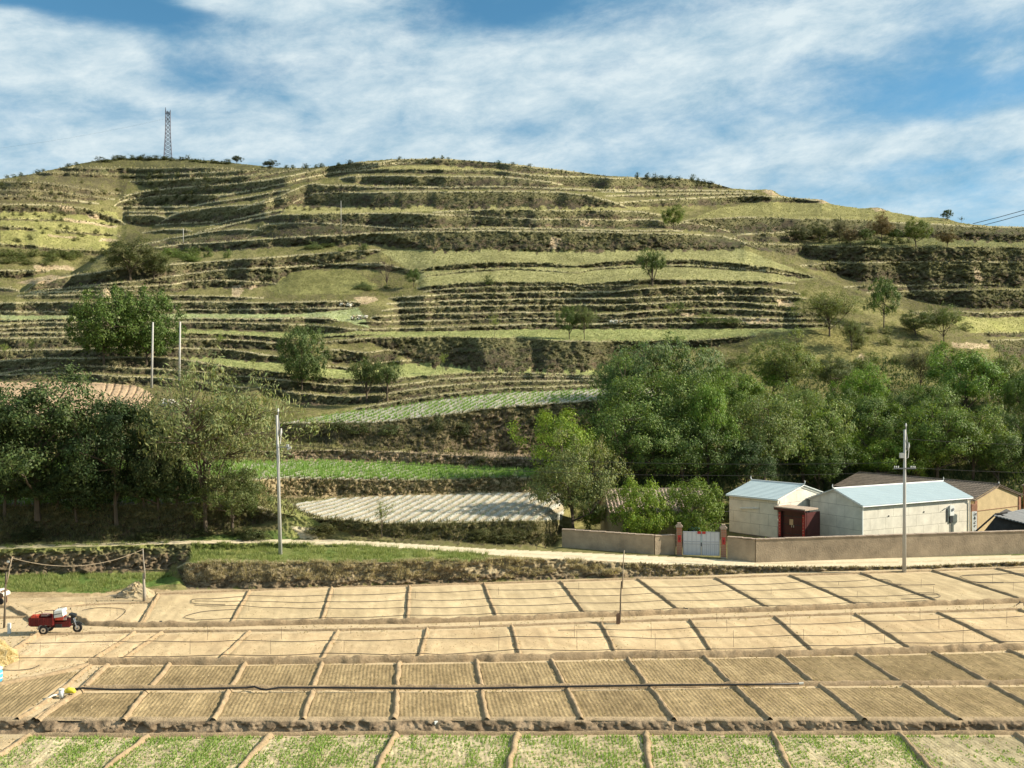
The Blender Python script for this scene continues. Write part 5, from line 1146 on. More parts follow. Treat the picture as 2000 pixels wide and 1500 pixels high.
def house(name, label, C0, e1, L, e2, W, z0, ze, zr, wall_m, roof_m, trim_m, panels=True, over=.28, period=.22, finial=True, amp=.03, step=.36):
    """C0: near eave corner; e1 along the ridge; e2 across the gable (both unit, pointing away from C0)"""
    root = empty(name, (C0[0], C0[1], z0)); tag(root, label, 'house')
    e1 = Vector((e1[0], e1[1], 0)).normalized(); e2 = Vector((e2[0], e2[1], 0)).normalized(); up_ = Vector((0, 0, 1))
    he, hr = ze-z0, zr-z0
    mb = MB(); pent = [Vector((0, 0, -.5)), e2*W+up_*-.5, e2*W+up_*he, e2*W/2+up_*hr, up_*he]; mb.prism(pent, e1*L)
    mb.build('wall', M['joint'] if panels else wall_m, root)
    def face(o, d, length, nrm, gable):
        ph, pw = 1.12, 2.15; rows = int((hr if gable else he)/ph)+1
        for r_ in range(rows):
            off = (r_ % 2)*pw/2
            for c_ in range(-1, int(length/pw)+2):
                s0, s1 = c_*pw+off, c_*pw+off+pw; zz0, zz1 = r_*ph, (r_+1)*ph
                poly = [(s0+.012, zz0+.012), (s1-.012, zz0+.012), (s1-.012, zz1-.012), (s0+.012, zz1-.012)]
                pl = [(-1, 0, 0), (1, 0, length)]
                if gable:
                    k = (hr-he)/(length/2); pl += [(-k, 1, he), (k, 1, he+k*length)]
                else: pl += [(0, 1, he)]
                poly = clip_poly(poly, pl)
                if len(poly) < 3: continue
                m2 = MB(); m2.prism([o+d*s+up_*z-nrm*.01 for s, z in poly], nrm*.022)
                m2.build('wall_panel', wall_m, root)
    if panels:
        face(Vector((0, 0, 0)), e1, L, -e2, False); face(Vector((0, 0, 0)), e2, W, -e1, True)
        face(e1*L, e2, W, e1, True)
    k = (hr-he)/(W/2); dz = -over*k
    r0 = e2*W/2+up_*hr
    ea, eb = -e2*over+up_*(he+dz), e2*(W+over)+up_*(he+dz); o1, o2 = -e1*.22, e1*(L+.22)
    wavy_roof('roof', ea+o1, ea+o2, r0+o2, r0+o1, roof_m, root, period, amp, step)
    wavy_roof('roof', eb+o2, eb+o1, r0+o1, r0+o2, roof_m, root, period, amp, step)
    t = MB(); t.tube([r0+o1+up_*.07, r0+o2+up_*.07], .085, 8)
    rc = t.build('ridge_cap', trim_m, root)
    if finial:
        for o_, s in ((o1, -1), (o2, 1)):
            f = MB(); b0 = r0+o_+up_*.08; f.tube([b0, b0+e1*s*.10+up_*.06, b0+e1*s*.16+up_*.22, b0+e1*s*.12+up_*.42], [.07, .065, .05, .025], 6); f.build('finial', trim_m, root)
    for o_ in (o1-e1*.02, o2+e1*.02):
        v = MB(); v.tube([ea+o_-up_*.02, r0+o_-up_*.02, eb+o_-up_*.02], .045, 5); v.build('verge_board', trim_m, root)
    g = MB(); g.tube([ea+o1-up_*.06, ea+o2-up_*.06], .055, 6); g.build('gutter', trim_m, root)
    return root, e1, e2
# two pale houses
A = math.radians(28.6)
h1, a1, a2 = house('pale_house', 'longer pale rendered house with a light blue roof, its bright long side facing the wall', (33.5, 98.0), (.878, .479), 15.45, (-.479, .878), 6.8, .8, 4.42, 5.65, M['render'], M['blue_roof'], M['white'])
h0, b1, b2 = house('pale_house', 'shorter pale rendered house with a light blue roof, left of the red doorway', (26.2, 101.0), (-.645, .764), 5.9, (.764, .645), 8.2, .8, 4.66, 5.78, M['render'], M['blue_roof'], M['white'])
def downpipe(root, base, h, out):
    m = MB(); o = Vector(out); b = Vector(base); m.tube([b+o*.10+Vector((0, 0, h)), b+o*.30+Vector((0, 0, h-.12)), b+o*.12+Vector((0, 0, h-.45)), b+o*.12+Vector((0, 0, 0))], .055, 6); m.build('downpipe', M['white'], root)
downpipe(h1, (0, 0, 0), 3.5, (-.05, -1, 0)); e = a1*15.4; downpipe(h1, e, 3.5, (.3, -.9, 0)); downpipe(h0, (0, 0, 0), 3.75, (.6, -.7, 0))
# quoins of bright paint at the corner, vent holes, electrical boxes on the long side
n1 = Vector((.479, -.878, 0))
m = MB(); m.box(n1*.03+a1*.06+Vector((0, 0, 1.75)), (.12, .05, 3.4), A); m.build('corner_strip', M['white'], h1)
for s, z in ((3.6, 2.35), (8.6, 2.45)):
    m = MB(); p = a1*s+n1*.015+Vector((0, 0, z)); m.tube([p, p+n1*.05], .075, 10); m.build('vent_pipe', M['black'], h1)
p = a1*12.6+n1*.10+Vector((0, 0, 2.35)); m = MB(); m.box(p, (.62, .18, 1.0), A); mbx = m.build('meter_box', M['white'], h1)
m = MB(); m.tube([p+n1*.09+Vector((.1, 0, .12)), p+n1*.12+Vector((.1, 0, .12))], .15, 12); m.build('dial', M['steel'], mbx)
p2 = a1*12.55+n1*.08+Vector((0, 0, 1.45)); m = MB(); m.box(p2, (.42, .14, .62), A); m.build('switch_box', M['black'], h1)
m = MB(); m.box(a1*12.0+n1*.04+Vector((0, 0, 1.9)), (.16, .05, 1.3), A); m.build('cable_duct', M['black'], h1)
m = MB(); m.tube([p2+Vector((0, 0, -.3)), p2+Vector((0, 0, -1.6))], .035, 5); m.build('conduit', M['black'], h1)
m = MB(); m.tube([a1*11.2+n1*.1+Vector((0, 0, 2.4)), a1*11.8+n1*.25+Vector((0, 0, 2.75)), a1*12.3+n1*.3+Vector((0, 0, 3.0))], .03, 5); m.build('bracket', M['steel'], h1)
# stovepipe sticking out of the shaded wall of the shorter house
w1 = Vector((-.764, -.645, 0)); p = b1*3.2+w1*.05+Vector((0, 0, 2.65)); m = MB(); m.tube([p-b1*1.0+w1*.06+Vector((0, 0, .10)), p+b1*.2+w1*.12, p+b1*1.2+w1*.2+Vector((0, 0, -.08))], .06, 8); m.build('stovepipe', M['white'], h0)
# red doorway between the houses
gx = Vector((26.35, 100.75, .8)); d1 = Vector((.645, -.764, 0)); d2 = Vector((.764, .645, 0)); nn = -d2
dr = empty('gateway', gx); tag(dr, 'dark red double doorway with a flat canopy between the two pale houses', 'gateway')
Mx = Matrix((d1, d2, Vector((0, 0, 1)))).transposed()
def dbox(c, s): return d1*c[0]+d2*c[1]+Vector((0, 0, c[2])), s
def dpart(name, c, s, mat, par=dr, rel=None):
    m = MB(); m.box(d1*c[0]+d2*c[1]+Vector((0, 0, c[2])), s, M=Mx); return m.build(name, mat, par)
dpart('canopy', (1.45, .55, 3.12), (3.6, 2.2, .14), M['cap']); dpart('canopy_fascia', (1.45, -.52, 2.97), (3.5, .10, .22), M['doorred'])
dpart('post', (.10, .0, 1.45), (.34, .34, 2.9), M['doorred']); dpart('post', (2.82, 0, 1.45), (.34, .34, 2.9), M['doorred'])
dl = dpart('door_leaf', (.88, .1, 1.42), (1.14, .07, 2.84), M['doorred']); dr_ = dpart('door_leaf', (2.04, .1, 1.42), (1.14, .07, 2.84), M['doorred'])
dpart('side_wall', (2.95, 1.2, 1.4), (.14, 2.2, 2.8), M['doorred'])
for i_, lf in ((0, dl), (1, dr_)):
    dpart('door_handle', (1.35+i_*.22, .04, 1.35), (.05, .06, .22), M['chrome'], lf)
    for zz in (.6, 1.5, 2.3): dpart('door_rail', (.88+i_*1.16, .055, zz), (1.05, .03, .05), M['joint'] if False else M['black'], lf)
dpart('paper_sign', (1.30, .045, 1.75), (.42, .02, .55), M['gold'], dr)
for k, cx in ((0, .10), (1, 2.82)):
    st = dpart('couplet', (cx, -.185, 1.45), (.24, .02, 2.3), M['banner'])
    for q in range(7):
        m = MB(); z_ = .5+q*.31; rr = random.Random(k*10+q)
        for _ in range(4): m.box(d1*(cx+rr.uniform(-.05, .05))+d2*-.2+Vector((0, 0, z_+rr.uniform(-.08, .08))), (rr.uniform(.05, .13), .012, .025) if rr.random() < .6 else (.025, .012, rr.uniform(.06, .14)), M=Mx)
        m.build('character', M['gold'], st)
# old mud-walled house with grey roof behind
h2, c1, c2_ = house('mud_house', 'old mud-plastered house with a long dark tiled roof at the right edge', (48.3, 107.0), (-.561, .828), 17.5, (.828, .561), 8.8, .8, 3.95, 5.25, M['mud'], M['oldtile'], M['oldtile'], panels=False, period=.34, finial=False, amp=.05, step=.5)
ng = Vector((.561, -.828, 0))
for s in (.25, 8.55):
    m = MB(); m.box(c2_*s+ng*.03+Vector((0, 0, 1.4)), (.42, .10, 3.2), math.atan2(.561, .828)); m.build('brick_corner', M['mud_edge'], h2)
k = 1.3/4.4
m = MB(); m.tube([ng*.08+c2_*-.1+Vector((0, 0, 3.0)), ng*.08+c2_*4.4+Vector((0, 0, 4.25)), ng*.08+c2_*8.9+Vector((0, 0, 3.0))], .07, 5); m.build('gable_trim', M['claytile'], h2)
m = MB(); m.box(c2_*4.4+ng*.04+Vector((0, 0, 1.9)), (8.2, .03, .05), math.atan2(.561, .828)); m.build('plaster_line', M['mud_edge'], h2)
m = MB(); m.tube([c2_*4.4+ng*.1+Vector((0, 0, 4.5)), c2_*4.4+ng*.1+Vector((0, 0, 4.75))], .06, 6); m.build('ridge_ball', M['white'], h2)
# wall of a further building beyond its gable
bw = empty('rear_wall', (57.2, 113.0, .8)); tag(bw, 'brown earthen wall behind the mud-walled house at the right edge', 'wall')
m = MB(); m.box((3.5, 0, 1.9), (9, .4, 4.2), .12); m.build('wall', M['mud_edge'], bw); m = MB(); m.box((3.5, 0, 4.08), (9.2, .6, .14), .12); m.build('coping', M['claytile'], bw)
# white board with black brush writing
wp = empty('notice_board', at(1903, 1020, 104.2)); tag(wp, 'narrow white board with black brush characters beside the longer pale house', 'board')
m = MB(); m.box((0, 0, 0), (.62, .05, 2.2), .35); m.build('panel', M['white'], wp)
for q in range(5):
    m = MB(); rr = random.Random(q+40)
    for _ in range(6):
        m.box((rr.uniform(-.16, .16), -.035-.03*abs(0), .85-q*.42+rr.uniform(-.13, .13)), (rr.uniform(.10, .30), .02, .05) if rr.random() < .5 else (.05, .02, rr.uniform(.1, .26)), .35)
    m.build('character', M['ink'], wp)
m = MB(); m.box((0, .15, 1.45), (.66, .2, .75), .35); m.build('brick_pier', M['brick'], wp)
# low shed with a dark side and a grey tin roof
sh = empty('lean_to_shed', (46.6, 97.5, .7)); tag(sh, 'low dark shed with a grey tin roof at the right edge behind the wall', 'shed')
m = MB(); m.prism([(-2.7, 0, 0), (2.9, -.6, 0), (2.9, -.6, 1.6), (-.3, 0, 3.0)], (2.4, 3.4, 0)); m.build('wall', M['darkroof'], sh)
wavy_roof('roof', (-.9, -.25, 2.78), (3.2, -1.3, 1.75), (9.5, 1.4, 2.45), (5.0, 3.6, 3.1), M['tinroof'], sh, .3, .05, 9, 4)
m = MB(); m.tube([(-2.9, -.05, .9), (-.6, -.1, 2.95), (.6, .1, 3.05)], .09, 5); m.build('ridge_beam', M['darkroof'], sh)
# old tiled house behind the courtyard trees
h3, _, _ = house('tile_roofed_house', 'old house with a ribbed clay tile roof behind the courtyard trees', (9.55, 98.6), (1, .06), 9.4, (-.06, 1), 7.0, .8, 3.75, 5.45, M['mud'], M['claytile'], M['claytile'], panels=False, period=.36, finial=False, amp=.08, step=.6)
m = MB(); m.box((1.7, -.06, 1.5), (1.0, .08, 2.0), .06); d_ = m.build('door', M['cart'], h3)
m = MB(); m.box((4.2, -.06, 1.8), (1.4, .08, 1.1), .06); m.build('window', M['glass'], h3)
# ------------------------------------------------------------------ yard walls and gate
def wall(name, label, pts, h, th=.28, cap=True, mat='wall_mud'):
    root = empty(name, pts[0]); tag(root, label, 'wall')
    P = [Vector(p)-Vector(pts[0]) for p in pts]
    for i, (a, b) in enumerate(zip(P, P[1:])):
        d = b-a; L = Vector((d.x, d.y, 0)).length; an = math.atan2(d.y, d.x); nrm = Vector((-math.sin(an), math.cos(an), 0))
        n = max(2, int(L/.45)); m = MB(); top = [a.lerp(b, t/n)+Vector((0, 0, h+random.uniform(-.035, .035))) for t in range(n+1)]
        bot = [a.lerp(b, t/n)-Vector((0, 0, .4)) for t in range(n+1)]
        vs = []; fs = []
        for t in range(n+1): vs += [bot[t]-nrm*th/2, top[t]-nrm*th/2, top[t]+nrm*th/2, bot[t]+nrm*th/2]
        for t in range(n):
            q = t*4; fs += [(q, q+4, q+5, q+1), (q+1, q+5, q+6, q+2), (q+2, q+6, q+7, q+3)]
        fs += [(0, 1, 2, 3), (n*4+3, n*4+2, n*4+1, n*4)]
        m.add(vs, fs); m.build('wall_face', M[mat], root)
        if cap:      # coping of single slabs
            s = 0
            while s < L-.1:
                w_ = min(random.uniform(.55, .8), L-s); c = a.lerp(b, (s+w_/2)/L)+Vector((0, 0, h+.045+random.uniform(-.012, .02)))
                if w_ > .15: m = MB(); m.box(c, (w_-.02, th+.12, .075), an+random.uniform(-.02, .02)); m.build('coping_slab', M['cap'], root)
                s += w_
    return root
wA = at(1098, 1072, 91.7); wB = at(1278, 1083.5, 89.7); wC = at(1318, 1085, 90.4)
wA.z, wB.z, wC.z = 1.35, 1.08, 1.0
wall('yard_wall', 'grey rendered yard wall left of the white gate', [wA, wB, wC], 1.62)
g0 = at(1421, 1088, 89.4); g1 = at(1475, 1093, 88.5); g0.z, g1.z = .85, .75
g2 = Vector((g1.x+42*.981, g1.y+42*.196, .75))
wall('yard_wall', 'long brown rendered yard wall in front of the pale houses', [g0, g1, g2], 1.80)
def pillar(p, label, rz, hh=2.45):
    root = empty('gate_pillar', p, rz); tag(root, label, 'pillar')
    m = MB(); m.box((0, 0, hh/2-.2), (.46, .46, hh+.4)); m.build('core', M['mortar'], root)
    bm_ = MB(); bm_.box((0, 0, 0), (.235, .02, .058)); proto_b = None
    me = bpy.data.meshes.new('brick'); me.from_pydata([tuple(v) for v in bm_.v], [], bm_.f); me.materials.append(M['brick'])
    for r_ in range(int(hh/.15)):
        for c_ in range(2):
            b = bpy.data.objects.new('brick', me); link(b, root); b.location = (-.12+.24*c_+(.0 if r_ % 2 else .03)-.015, -.236, .09+r_*.15); b.scale = (.95, 1, 2.1)
    m = MB(); m.box((0, 0, hh+.05), (.62, .62, .10)); m.box((0, 0, hh+.14), (.46, .46, .10)); m.box((0, 0, hh+.27), (.30, .3, .18)); m.build('cap', M['cap'], root)
    m = MB(); m.box((0, -.262, 1.45), (.26, .02, .62)); s = m.build('red_paper', M['banner'], root)
    m = MB(); m.box((0, -.275, 1.52), (.14, .012, .04)); m.box((0, -.275, 1.42), (.04, .012, .26)); m.box((0, -.275, 1.38), (.16, .012, .03)); m.build('character', M['ink'], s)
gl = at(1326.5, 1086, 90.1); gl.z = .98; gr = at(1413, 1087.5, 89.6); gr.z = .86
pillar(gl, 'left brick gate pillar with a red paper, beside the white gate', -.1); pillar(gr, 'right brick gate pillar with a red paper and worn top', -.1, 2.5)
gd = empty('metal_gate', (gl+gr)/2+Vector((0, 0, .02)), math.atan2(gr.y-gl.y, gr.x-gl.x)); tag(gd, 'white metal double gate between two brick pillars', 'gate')
GW = (gr-gl).length-.62
for s in (-1, 1):
    cx = s*GW/4; m = MB(); m.box((cx, 0, 1.08), (GW/2-.03, .03, 2.06)); leaf_ = m.build('gate_leaf', M['gate'], gd)
    for k in range(5):
        m = MB(); m.box((cx-GW/4+.06+(GW/2-.12)*k/4, -.035, 1.08), (.05 if k in (0, 2, 4) else .025, .04, 2.06)); m.build('upright', M['gate_frame'], leaf_)
    for k in range(9):
        m = MB(); m.box((cx-GW/4+.12+(GW/2-.24)*k/8, -.028, .55), (.02, .025, .95)); m.build('rib', M['gate_frame'], leaf_)
    for z_ in (.06, 1.02, 1.22, 2.08):
        m = MB(); m.box((cx, -.04, z_), (GW/2-.04, .035, .05)); m.build('rail', M['gate_frame'], leaf_)
m = MB(); m.box((0, -.07, 1.0), (.07, .05, .3)); m.build('latch', M['black'], gd)
m = MB(); m.box((-.18, -.06, 2.02), (.3, .03, .2)); m.box((.22, -.06, 2.02), (.3, .03, .2)); m.build('red_ribbon', M['banner'], gd)
# car behind the gate
car = empty('parked_car', (17.15, 97.0, .95), .25); tag(car, 'car with a pale cyan roof parked behind the white gate', 'car')
m = MB(); m.prism([(-.8, -2, .35), (-.8, 2, .35), (-.8, 2.05, .85), (-.8, 1.2, .95), (-.8, -1.3, .95), (-.8, -2.05, .8)], (1.6, 0, 0)); m.build('body', M['cyan'], car)
m = MB(); m.prism([(-.72, -1.2, .95), (-.66, -.7, 1.42), (-.66, .75, 1.45), (-.72, 1.3, .95)], (1.42, 0, 0)); m.build('window', M['glass'], car)
m = MB(); 
for i_ in range(1): m.prism([(-.70, -.75, 1.40), (-.70, -.5, 1.55), (-.70, .6, 1.56), (-.70, .85, 1.42)], (1.40, 0, 0))
m.build('roof', M['cyan'], car)
for x in (-.78, .78):
    for y in (-1.25, 1.3): m = MB(); m.tube([(x-.1, y, .32), (x+.1, y, .32)], .32, 14); m.build('wheel', M['rubber'], car)
# ------------------------------------------------------------------ poles, wires
def wire(name, label, pts, r, sag=0, cat='wire', group=None, mat='wire', n=14, parent=None):
    P = []
    for a, b in zip(pts, pts[1:]):
        a, b = Vector(a), Vector(b)
        for i in range(n):
            t = i/n; q = a.lerp(b, t); q.z -= sag*4*t*(1-t); P.append(q)
    P.append(Vector(pts[-1])); m = MB(); o0 = P[0].copy(); m.tube([p-o0 for p in P], r, 4, False)
    o = m.build(name, M[mat], parent, True); o.location = o0
    if parent is None: tag(o, label, cat, group)
    return o
def conc_pole(p, h, label, r0=.17, r1=.10, lean=(0, 0), fit=0):
    root = empty('utility_pole', p); tag(root, label, 'pole')
    tp = Vector((lean[0], lean[1], h)); m = MB(); m.tube([(0, 0, -.5), tp], [r0, r1], 12); m.build('pole', M['concrete'], root, True)
    if fit:
        m = MB(); m.tube([tp+Vector((.16, 0, -1.6)), tp+Vector((.20, 0, -.9)), tp+Vector((.10, 0, -.2)), tp+Vector((.10, 0, .45))], .045, 6); m.build('bracket', M['steel'], root)
        for dz in (.5, ): 
            m = MB(); m.tube([tp+Vector((.10, 0, .25)), tp+Vector((.10, 0, .35)), tp+Vector((.10, 0, .55))], [.06, .09, .04], 8); m.build('insulator', M['glassw'], root)
        m = MB(); m.tube([tp+Vector((.30, 0, -1.7)), tp+Vector((.34, 0, -1.45)), tp+Vector((.36, 0, -1.1))], [.05, .09, .05], 8); m.build('insulator', M['glassw'], root)
        m = MB(); m.tube([tp+Vector((.05, 0, -1.8)), tp+Vector((.34, 0, -1.7)), tp+Vector((.28, 0, -2.4)), tp+Vector((.08, 0, -2.5))], .03, 5); m.build('cable_loop', M['glassw'], root)
    if fit == 2:
        m = MB(); m.box((-.24, -.1, h-2.2), (.34, .25, .42)); bx_ = m.build('junction_box', M['glassw'], root); 
        m = MB(); m.box((0, -.16, h-3.3), (1.9, .08, .09)); ar = m.build('crossarm', M['steel'], root)
        for x in (-.88, -.72, -.56, .52, .68, .84):
            m = MB(); m.tube([(x, -.16, h-3.25), (x, -.16, h-3.17), (x, -.16, h-3.08)], [.04, .055, .03], 6); m.build('insulator', M['glassw'], ar)
    if fit == 1:
        m = MB(); m.box((.25, -.1, h-2.65), (.9, .06, .07)); ar = m.build('crossarm', M['steel'], root)
        for x in (-.15, .55, .68): m = MB(); m.tube([(x, -.1, h-2.62), (x, -.1, h-2.42)], [.06, .04], 6); m.build('insulator', M['glassw'], ar)
        m = MB(); m.box((.75, -.15, h-2.75), (.34, .12, .16), M=Matrix.Rotation(-.5, 3, 'Y')); m.build('lamp_head', M['glassw'], root)
    return root
pl = land(549, 1082); pr = onz(1766, 1117, 0)
hl = 272/F*pl.y; hr_ = 278/F*pr.y
conc_pole(pl, hl, 'concrete power pole beside the dirt road, left of the mulched field', lean=(-.30, 0), fit=1)
conc_pole(pr, hr_, 'concrete power pole with a crossarm at the far edge of the beds', lean=(.05, 0), fit=2)
q1, q2 = land(296, 757), land(350, 744)
conc_pole(q1, 128/F*q1.y, 'left of two bare concrete poles on the terraces', .17, .12, lean=(.2, 0)); conc_pole(q2, 116/F*q2.y, 'right of two bare concrete poles on the terraces', .17, .12, lean=(.15, 0))
q3 = land(358, 474); conc_pole(q3, 28/F*q3.y, 'thin distant pole on the shaded slope of the hill', .10, .07)
q4 = land(666, 452); conc_pole(q4, 60/F*q4.y, 'faint distant pole on the dark banks of the central hill', .07, .05)
TL = pl+Vector((-.3, 0, hl)); TR = pr+Vector((0, 0, hr_))
for k, (dz, sg) in enumerate(((-2.4, .7), (-3.2, .9))):
    wire('power_line', ('upper', 'lower')[k]+' thin wire strung between the two concrete power poles', [TL+Vector((.3, -.1, dz)), TR+Vector((-.6, -.1, dz-.4))], .016, sg, 'wire')
for k, dz in enumerate((-.2, -2.6)):
    wire('power_line', ('upper', 'lower')[k]+' wire leaving the right power pole out of frame', [TR+Vector((.2, -.1, dz-.6)), TR+Vector((40, 4, dz))], .014, .9, 'wire')
wire('service_cable', 'thin cable running from the left courtyard to the shorter pale house', [at(1385, 994, 100), at(1427, 999, 102.5)], .02, .1, 'cable')
for k, (y0_, y1_) in enumerate(((437, 403), (445, 411))):
    wire('transmission_line', ('upper', 'lower')[k]+' power line rising from behind the right skyline', [at(1900, y0_, 420), at(2300, y1_-100, 420)], .12, 2, 'power line', n=8)
# pylon
tb = land(329, 312); H = 97/F*tb.y
tw = empty('transmission_tower', tb-Vector((0, 0, 1)), .3); tag(tw, 'tall lattice transmission tower on the left hilltop', 'pylon'); H += 1
def wd(z): return np.interp(z/H, [0, .45, .62, 1], [1.75, 1.15, 1.0, .95])
for sx_ in (-1, 1):
    for sy_ in (-1, 1):
        m = MB(); m.tube([(sx_*wd(z), sy_*wd(z), z) for z in (0, H*.45, H*.62, H*.95)], .15, 4); m.build('leg', M['tower'], tw)
lv = [H*k/13 for k in range(14)]
br = MB()
for z0_, z1_ in zip(lv, lv[1:]):
    z1_ = min(z1_, H*.95); a, b = wd(z0_), wd(z1_)
    for c0, c1 in (((-1,-1),(1,-1)),((1,-1),(1,1)),((1,1),(-1,1)),((-1,1),(-1,-1))):
        br.tube([(c0[0]*a, c0[1]*a, z0_), (c1[0]*b, c1[1]*b, z1_)], .085, 3, False); br.tube([(c1[0]*a, c1[1]*a, z0_), (c0[0]*b, c0[1]*b, z1_)], .085, 3, False)
        br.tube([(c0[0]*b, c0[1]*b, z1_), (c1[0]*b, c1[1]*b, z1_)], .05, 3, False)
br.build('bracing', M['tower'], tw)
for s in (-1, 1):
    m = MB(); m.tube([(s*.9, 0, H*.93), (s*1.0, 0, H*1.0+(0 if s > 0 else .9))], [.3, .1], 5); m.build('peak', M['tower'], tw)
for z_ in (.93, .80):
    m = MB(); m.tube([(0, -4.2, H*z_), (0, 0, H*z_+.35), (0, 4.2, H*z_)], .12, 4); m.tube([(-.7, 0, H*z_-.5), (0, -4.2, H*z_)], .07, 3); m.tube([(.7, 0, H*z_-.5), (0, 4.2, H*z_)], .07, 3); m.build('crossarm', M['tower'], tw)
for k, (s, y1_) in enumerate(((-1, 262),)):
    wire('transmission_line', 'faint line hanging left from the transmission tower', [tb+Vector((s*1, 0, H*.78)), at(330+s*900, y1_+(40 if s < 0 else 120), tb.y+30)], .018, 8, 'power line', n=20)
# wooden poles by the beds
def wood_pole(name, label, segs, mat='wood'):
    root = empty(name, segs[0][0]); tag(root, label, 'pole')
    for i, (a, b, r0, r1, mt) in enumerate(segs):
        a, b = Vector(a)-Vector(segs[0][0]), Vector(b)-Vector(segs[0][0]); m = MB()
        m.tube([a, a.lerp(b, .3)+Vector((.015, 0, 0)), a.lerp(b, .65)+Vector((-.015, 0, 0)), b], [r0, r0*.95, r1*1.05, r1], 7); m.build('lower_pole' if i == 0 else 'upper_pole', M[mt], root, True)
    return root
Yp = onz(8, 1226).y
wood_pole('wooden_pole', 'leaning spliced wooden pole at the left edge', [(onz(8, 1226), at(12, 1118, Yp), .075, .05, 'wood_dark'), (at(12, 1140, Yp-.08), at(24, 1088, Yp-.1), .05, .035, 'wood')])
m = MB(); m.box((0, 0, .25), (.18, .14, .75)); o = m.build('white_block', M['white']); o.location = onz(18, 1236)-Vector((0, 0, 0)); tag(o, 'small white post block at the foot of the leaning pole', 'block')
Yq = onz(282, 1172).y
wood_pole('wooden_pole', 'pale crooked wooden pole beside the rubble heap', [(onz(282, 1173), at(281, 1120, Yq), .13, .09, 'bark_pale'), (at(283, 1130, Yq-.1), at(279, 1071, Yq-.1), .06, .04, 'bark_pale')])
Yr = onz(1211, 1216).y
wood_pole('wooden_pole', 'thin wooden pole in the middle of the beds', [(onz(1210, 1217), at(1214, 1135, Yr), .06, .045, 'wood_dark'), (at(1215, 1150, Yr-.07), at(1219, 1075, Yr-.07), .045, .035, 'wood')])
m = MB(); m.box((0, 0, .3), (.22, .2, .65)); m.box((.02, -.02, .66), (.14, .14, .1)); o = m.build('pump_box', M['cart']); o.location = onz(1207, 1218); tag(o, 'brown box at the foot of the thin pole in the middle of the beds', 'box')
wire('pole_wire', 'wire sagging between the leaning pole and the crooked pole', [at(24, 1090, Yp-.1), at(279, 1073, Yq-.1)], .02, .85, 'wire', mat='wood')
m = MB(); m.box((0, 0, 0), (.14, .1, .12)); o = m.build('insulator_knob', M['white']); o.location = at(16, 1097, Yp-.1); tag(o, 'white knob beside the top of the leaning pole', 'knob')
# ------------------------------------------------------------------ drip hoses and stakes on the beds
def ridge_x(R, y):
    """x of every bund of a row at image height y"""
    return [b_[0]+(a_[0]-b_[0])*(y-b_[1])/(a_[1]-b_[1]) for a_, b_ in R]
def hose(label, pts, R, ysag=.10, gr='drip hoses over the upper beds'):
    """laid over the bunds, sagging a little between them"""
    xs_ = [p[0] for p in pts]; ys_ = [p[1] for p in pts]; x0, x1 = xs_[0], xs_[-1]; X = np.arange(min(x0, x1), max(x0, x1)+1, 6.0)
    Y = np.interp(X, xs_, ys_) if x0 < x1 else np.interp(X, xs_[::-1], ys_[::-1])
    out = []
    for k, (x, y) in enumerate(zip(X, Y)):
        rx = sorted(ridge_x(R, y)); t = 0
        for a_, b_ in zip(rx, rx[1:]):
            if a_ <= x < b_: t = (x-a_)/(b_-a_); break
        sag = 4*t*(1-t)*2.2+math.sin(x*.035+y)*.6
        out.append(onz(x, y+sag, .07+.12*(1-4*t*(1-t))))
    m = MB(); o0 = out[0].copy(); m.tube([p-o0 for p in out], .020, 4, False); o = m.build('drip_hose', M['hose'], None, True); o.location = o0; tag(o, label, 'hose', gr); return o
hose('first drip hose from the back across the upper row of tan beds', [(490,1163),(650,1161),(1000,1151),(1350,1144),(1700,1132),(1690,1136)][:5], R1)
hose('second drip hose from the back across the upper row of tan beds', [(380,1172),(650,1175),(1000,1167),(1350,1155),(1830,1139)], R1)
hose('third drip hose from the back across the upper row of tan beds', [(380,1180),(650,1188),(1000,1182),(1350,1171),(1832,1160)], R1)
hose('fourth drip hose from the back across the upper row of tan beds', [(370,1209),(650,1205),(1000,1197),(1350,1186),(1820,1172)], R1)
hose('short drip hose on the far right beds of the upper row', [(1880,1122),(2060,1117)], R1); hose('lower short drip hose on the far right beds of the upper row', [(1900,1138),(2060,1134)], R1)
hose('highest drip hose across the second row of tan beds', [(1090,1229),(1300,1228),(1650,1214),(2060,1200)], R2)
hose('middle drip hose across the second row of tan beds', [(50,1256),(350,1251),(700,1250),(1000,1242),(1350,1245),(1650,1238),(2060,1224)], R2)
hose('lowest drip hose across the second row of tan beds', [(5,1286),(420,1279),(700,1275),(860,1277),(1000,1268),(1350,1268),(1650,1258),(2060,1250)], R2)
def loop(label, pts):
    P = []
    n = len(pts)
    for i in range(n-1):
        p0, p1, p2, p3 = pts[max(i-1, 0)], pts[i], pts[i+1], pts[min(i+2, n-1)]
        for t in np.linspace(0, 1, 6, endpoint=False):
            P.append(tuple(.5*((2*p1[k])+(-p0[k]+p2[k])*t+(2*p0[k]-5*p1[k]+4*p2[k]-p3[k])*t*t+(-p0[k]+3*p1[k]-3*p2[k]+p3[k])*t**3) for k in (0, 1)))
    P.append(pts[-1]); W3 = [onz(x, y, .06) for x, y in P]; m = MB(); o0 = W3[0].copy(); m.tube([p-o0 for p in W3], .020, 4, False)
    o = m.build('drip_hose', M['hose'], None, True); o.location = o0; tag(o, label, 'hose', 'looped drip hoses')
loop('hose loop at the left end of the upper row, back pair', [(490,1163),(420,1169),(380,1170),(374,1174),(382,1179),(440,1181)])
loop('hose loop at the left end of the upper row, front pair', [(460,1190),(400,1194),(365,1202),(362,1207),(380,1209)])
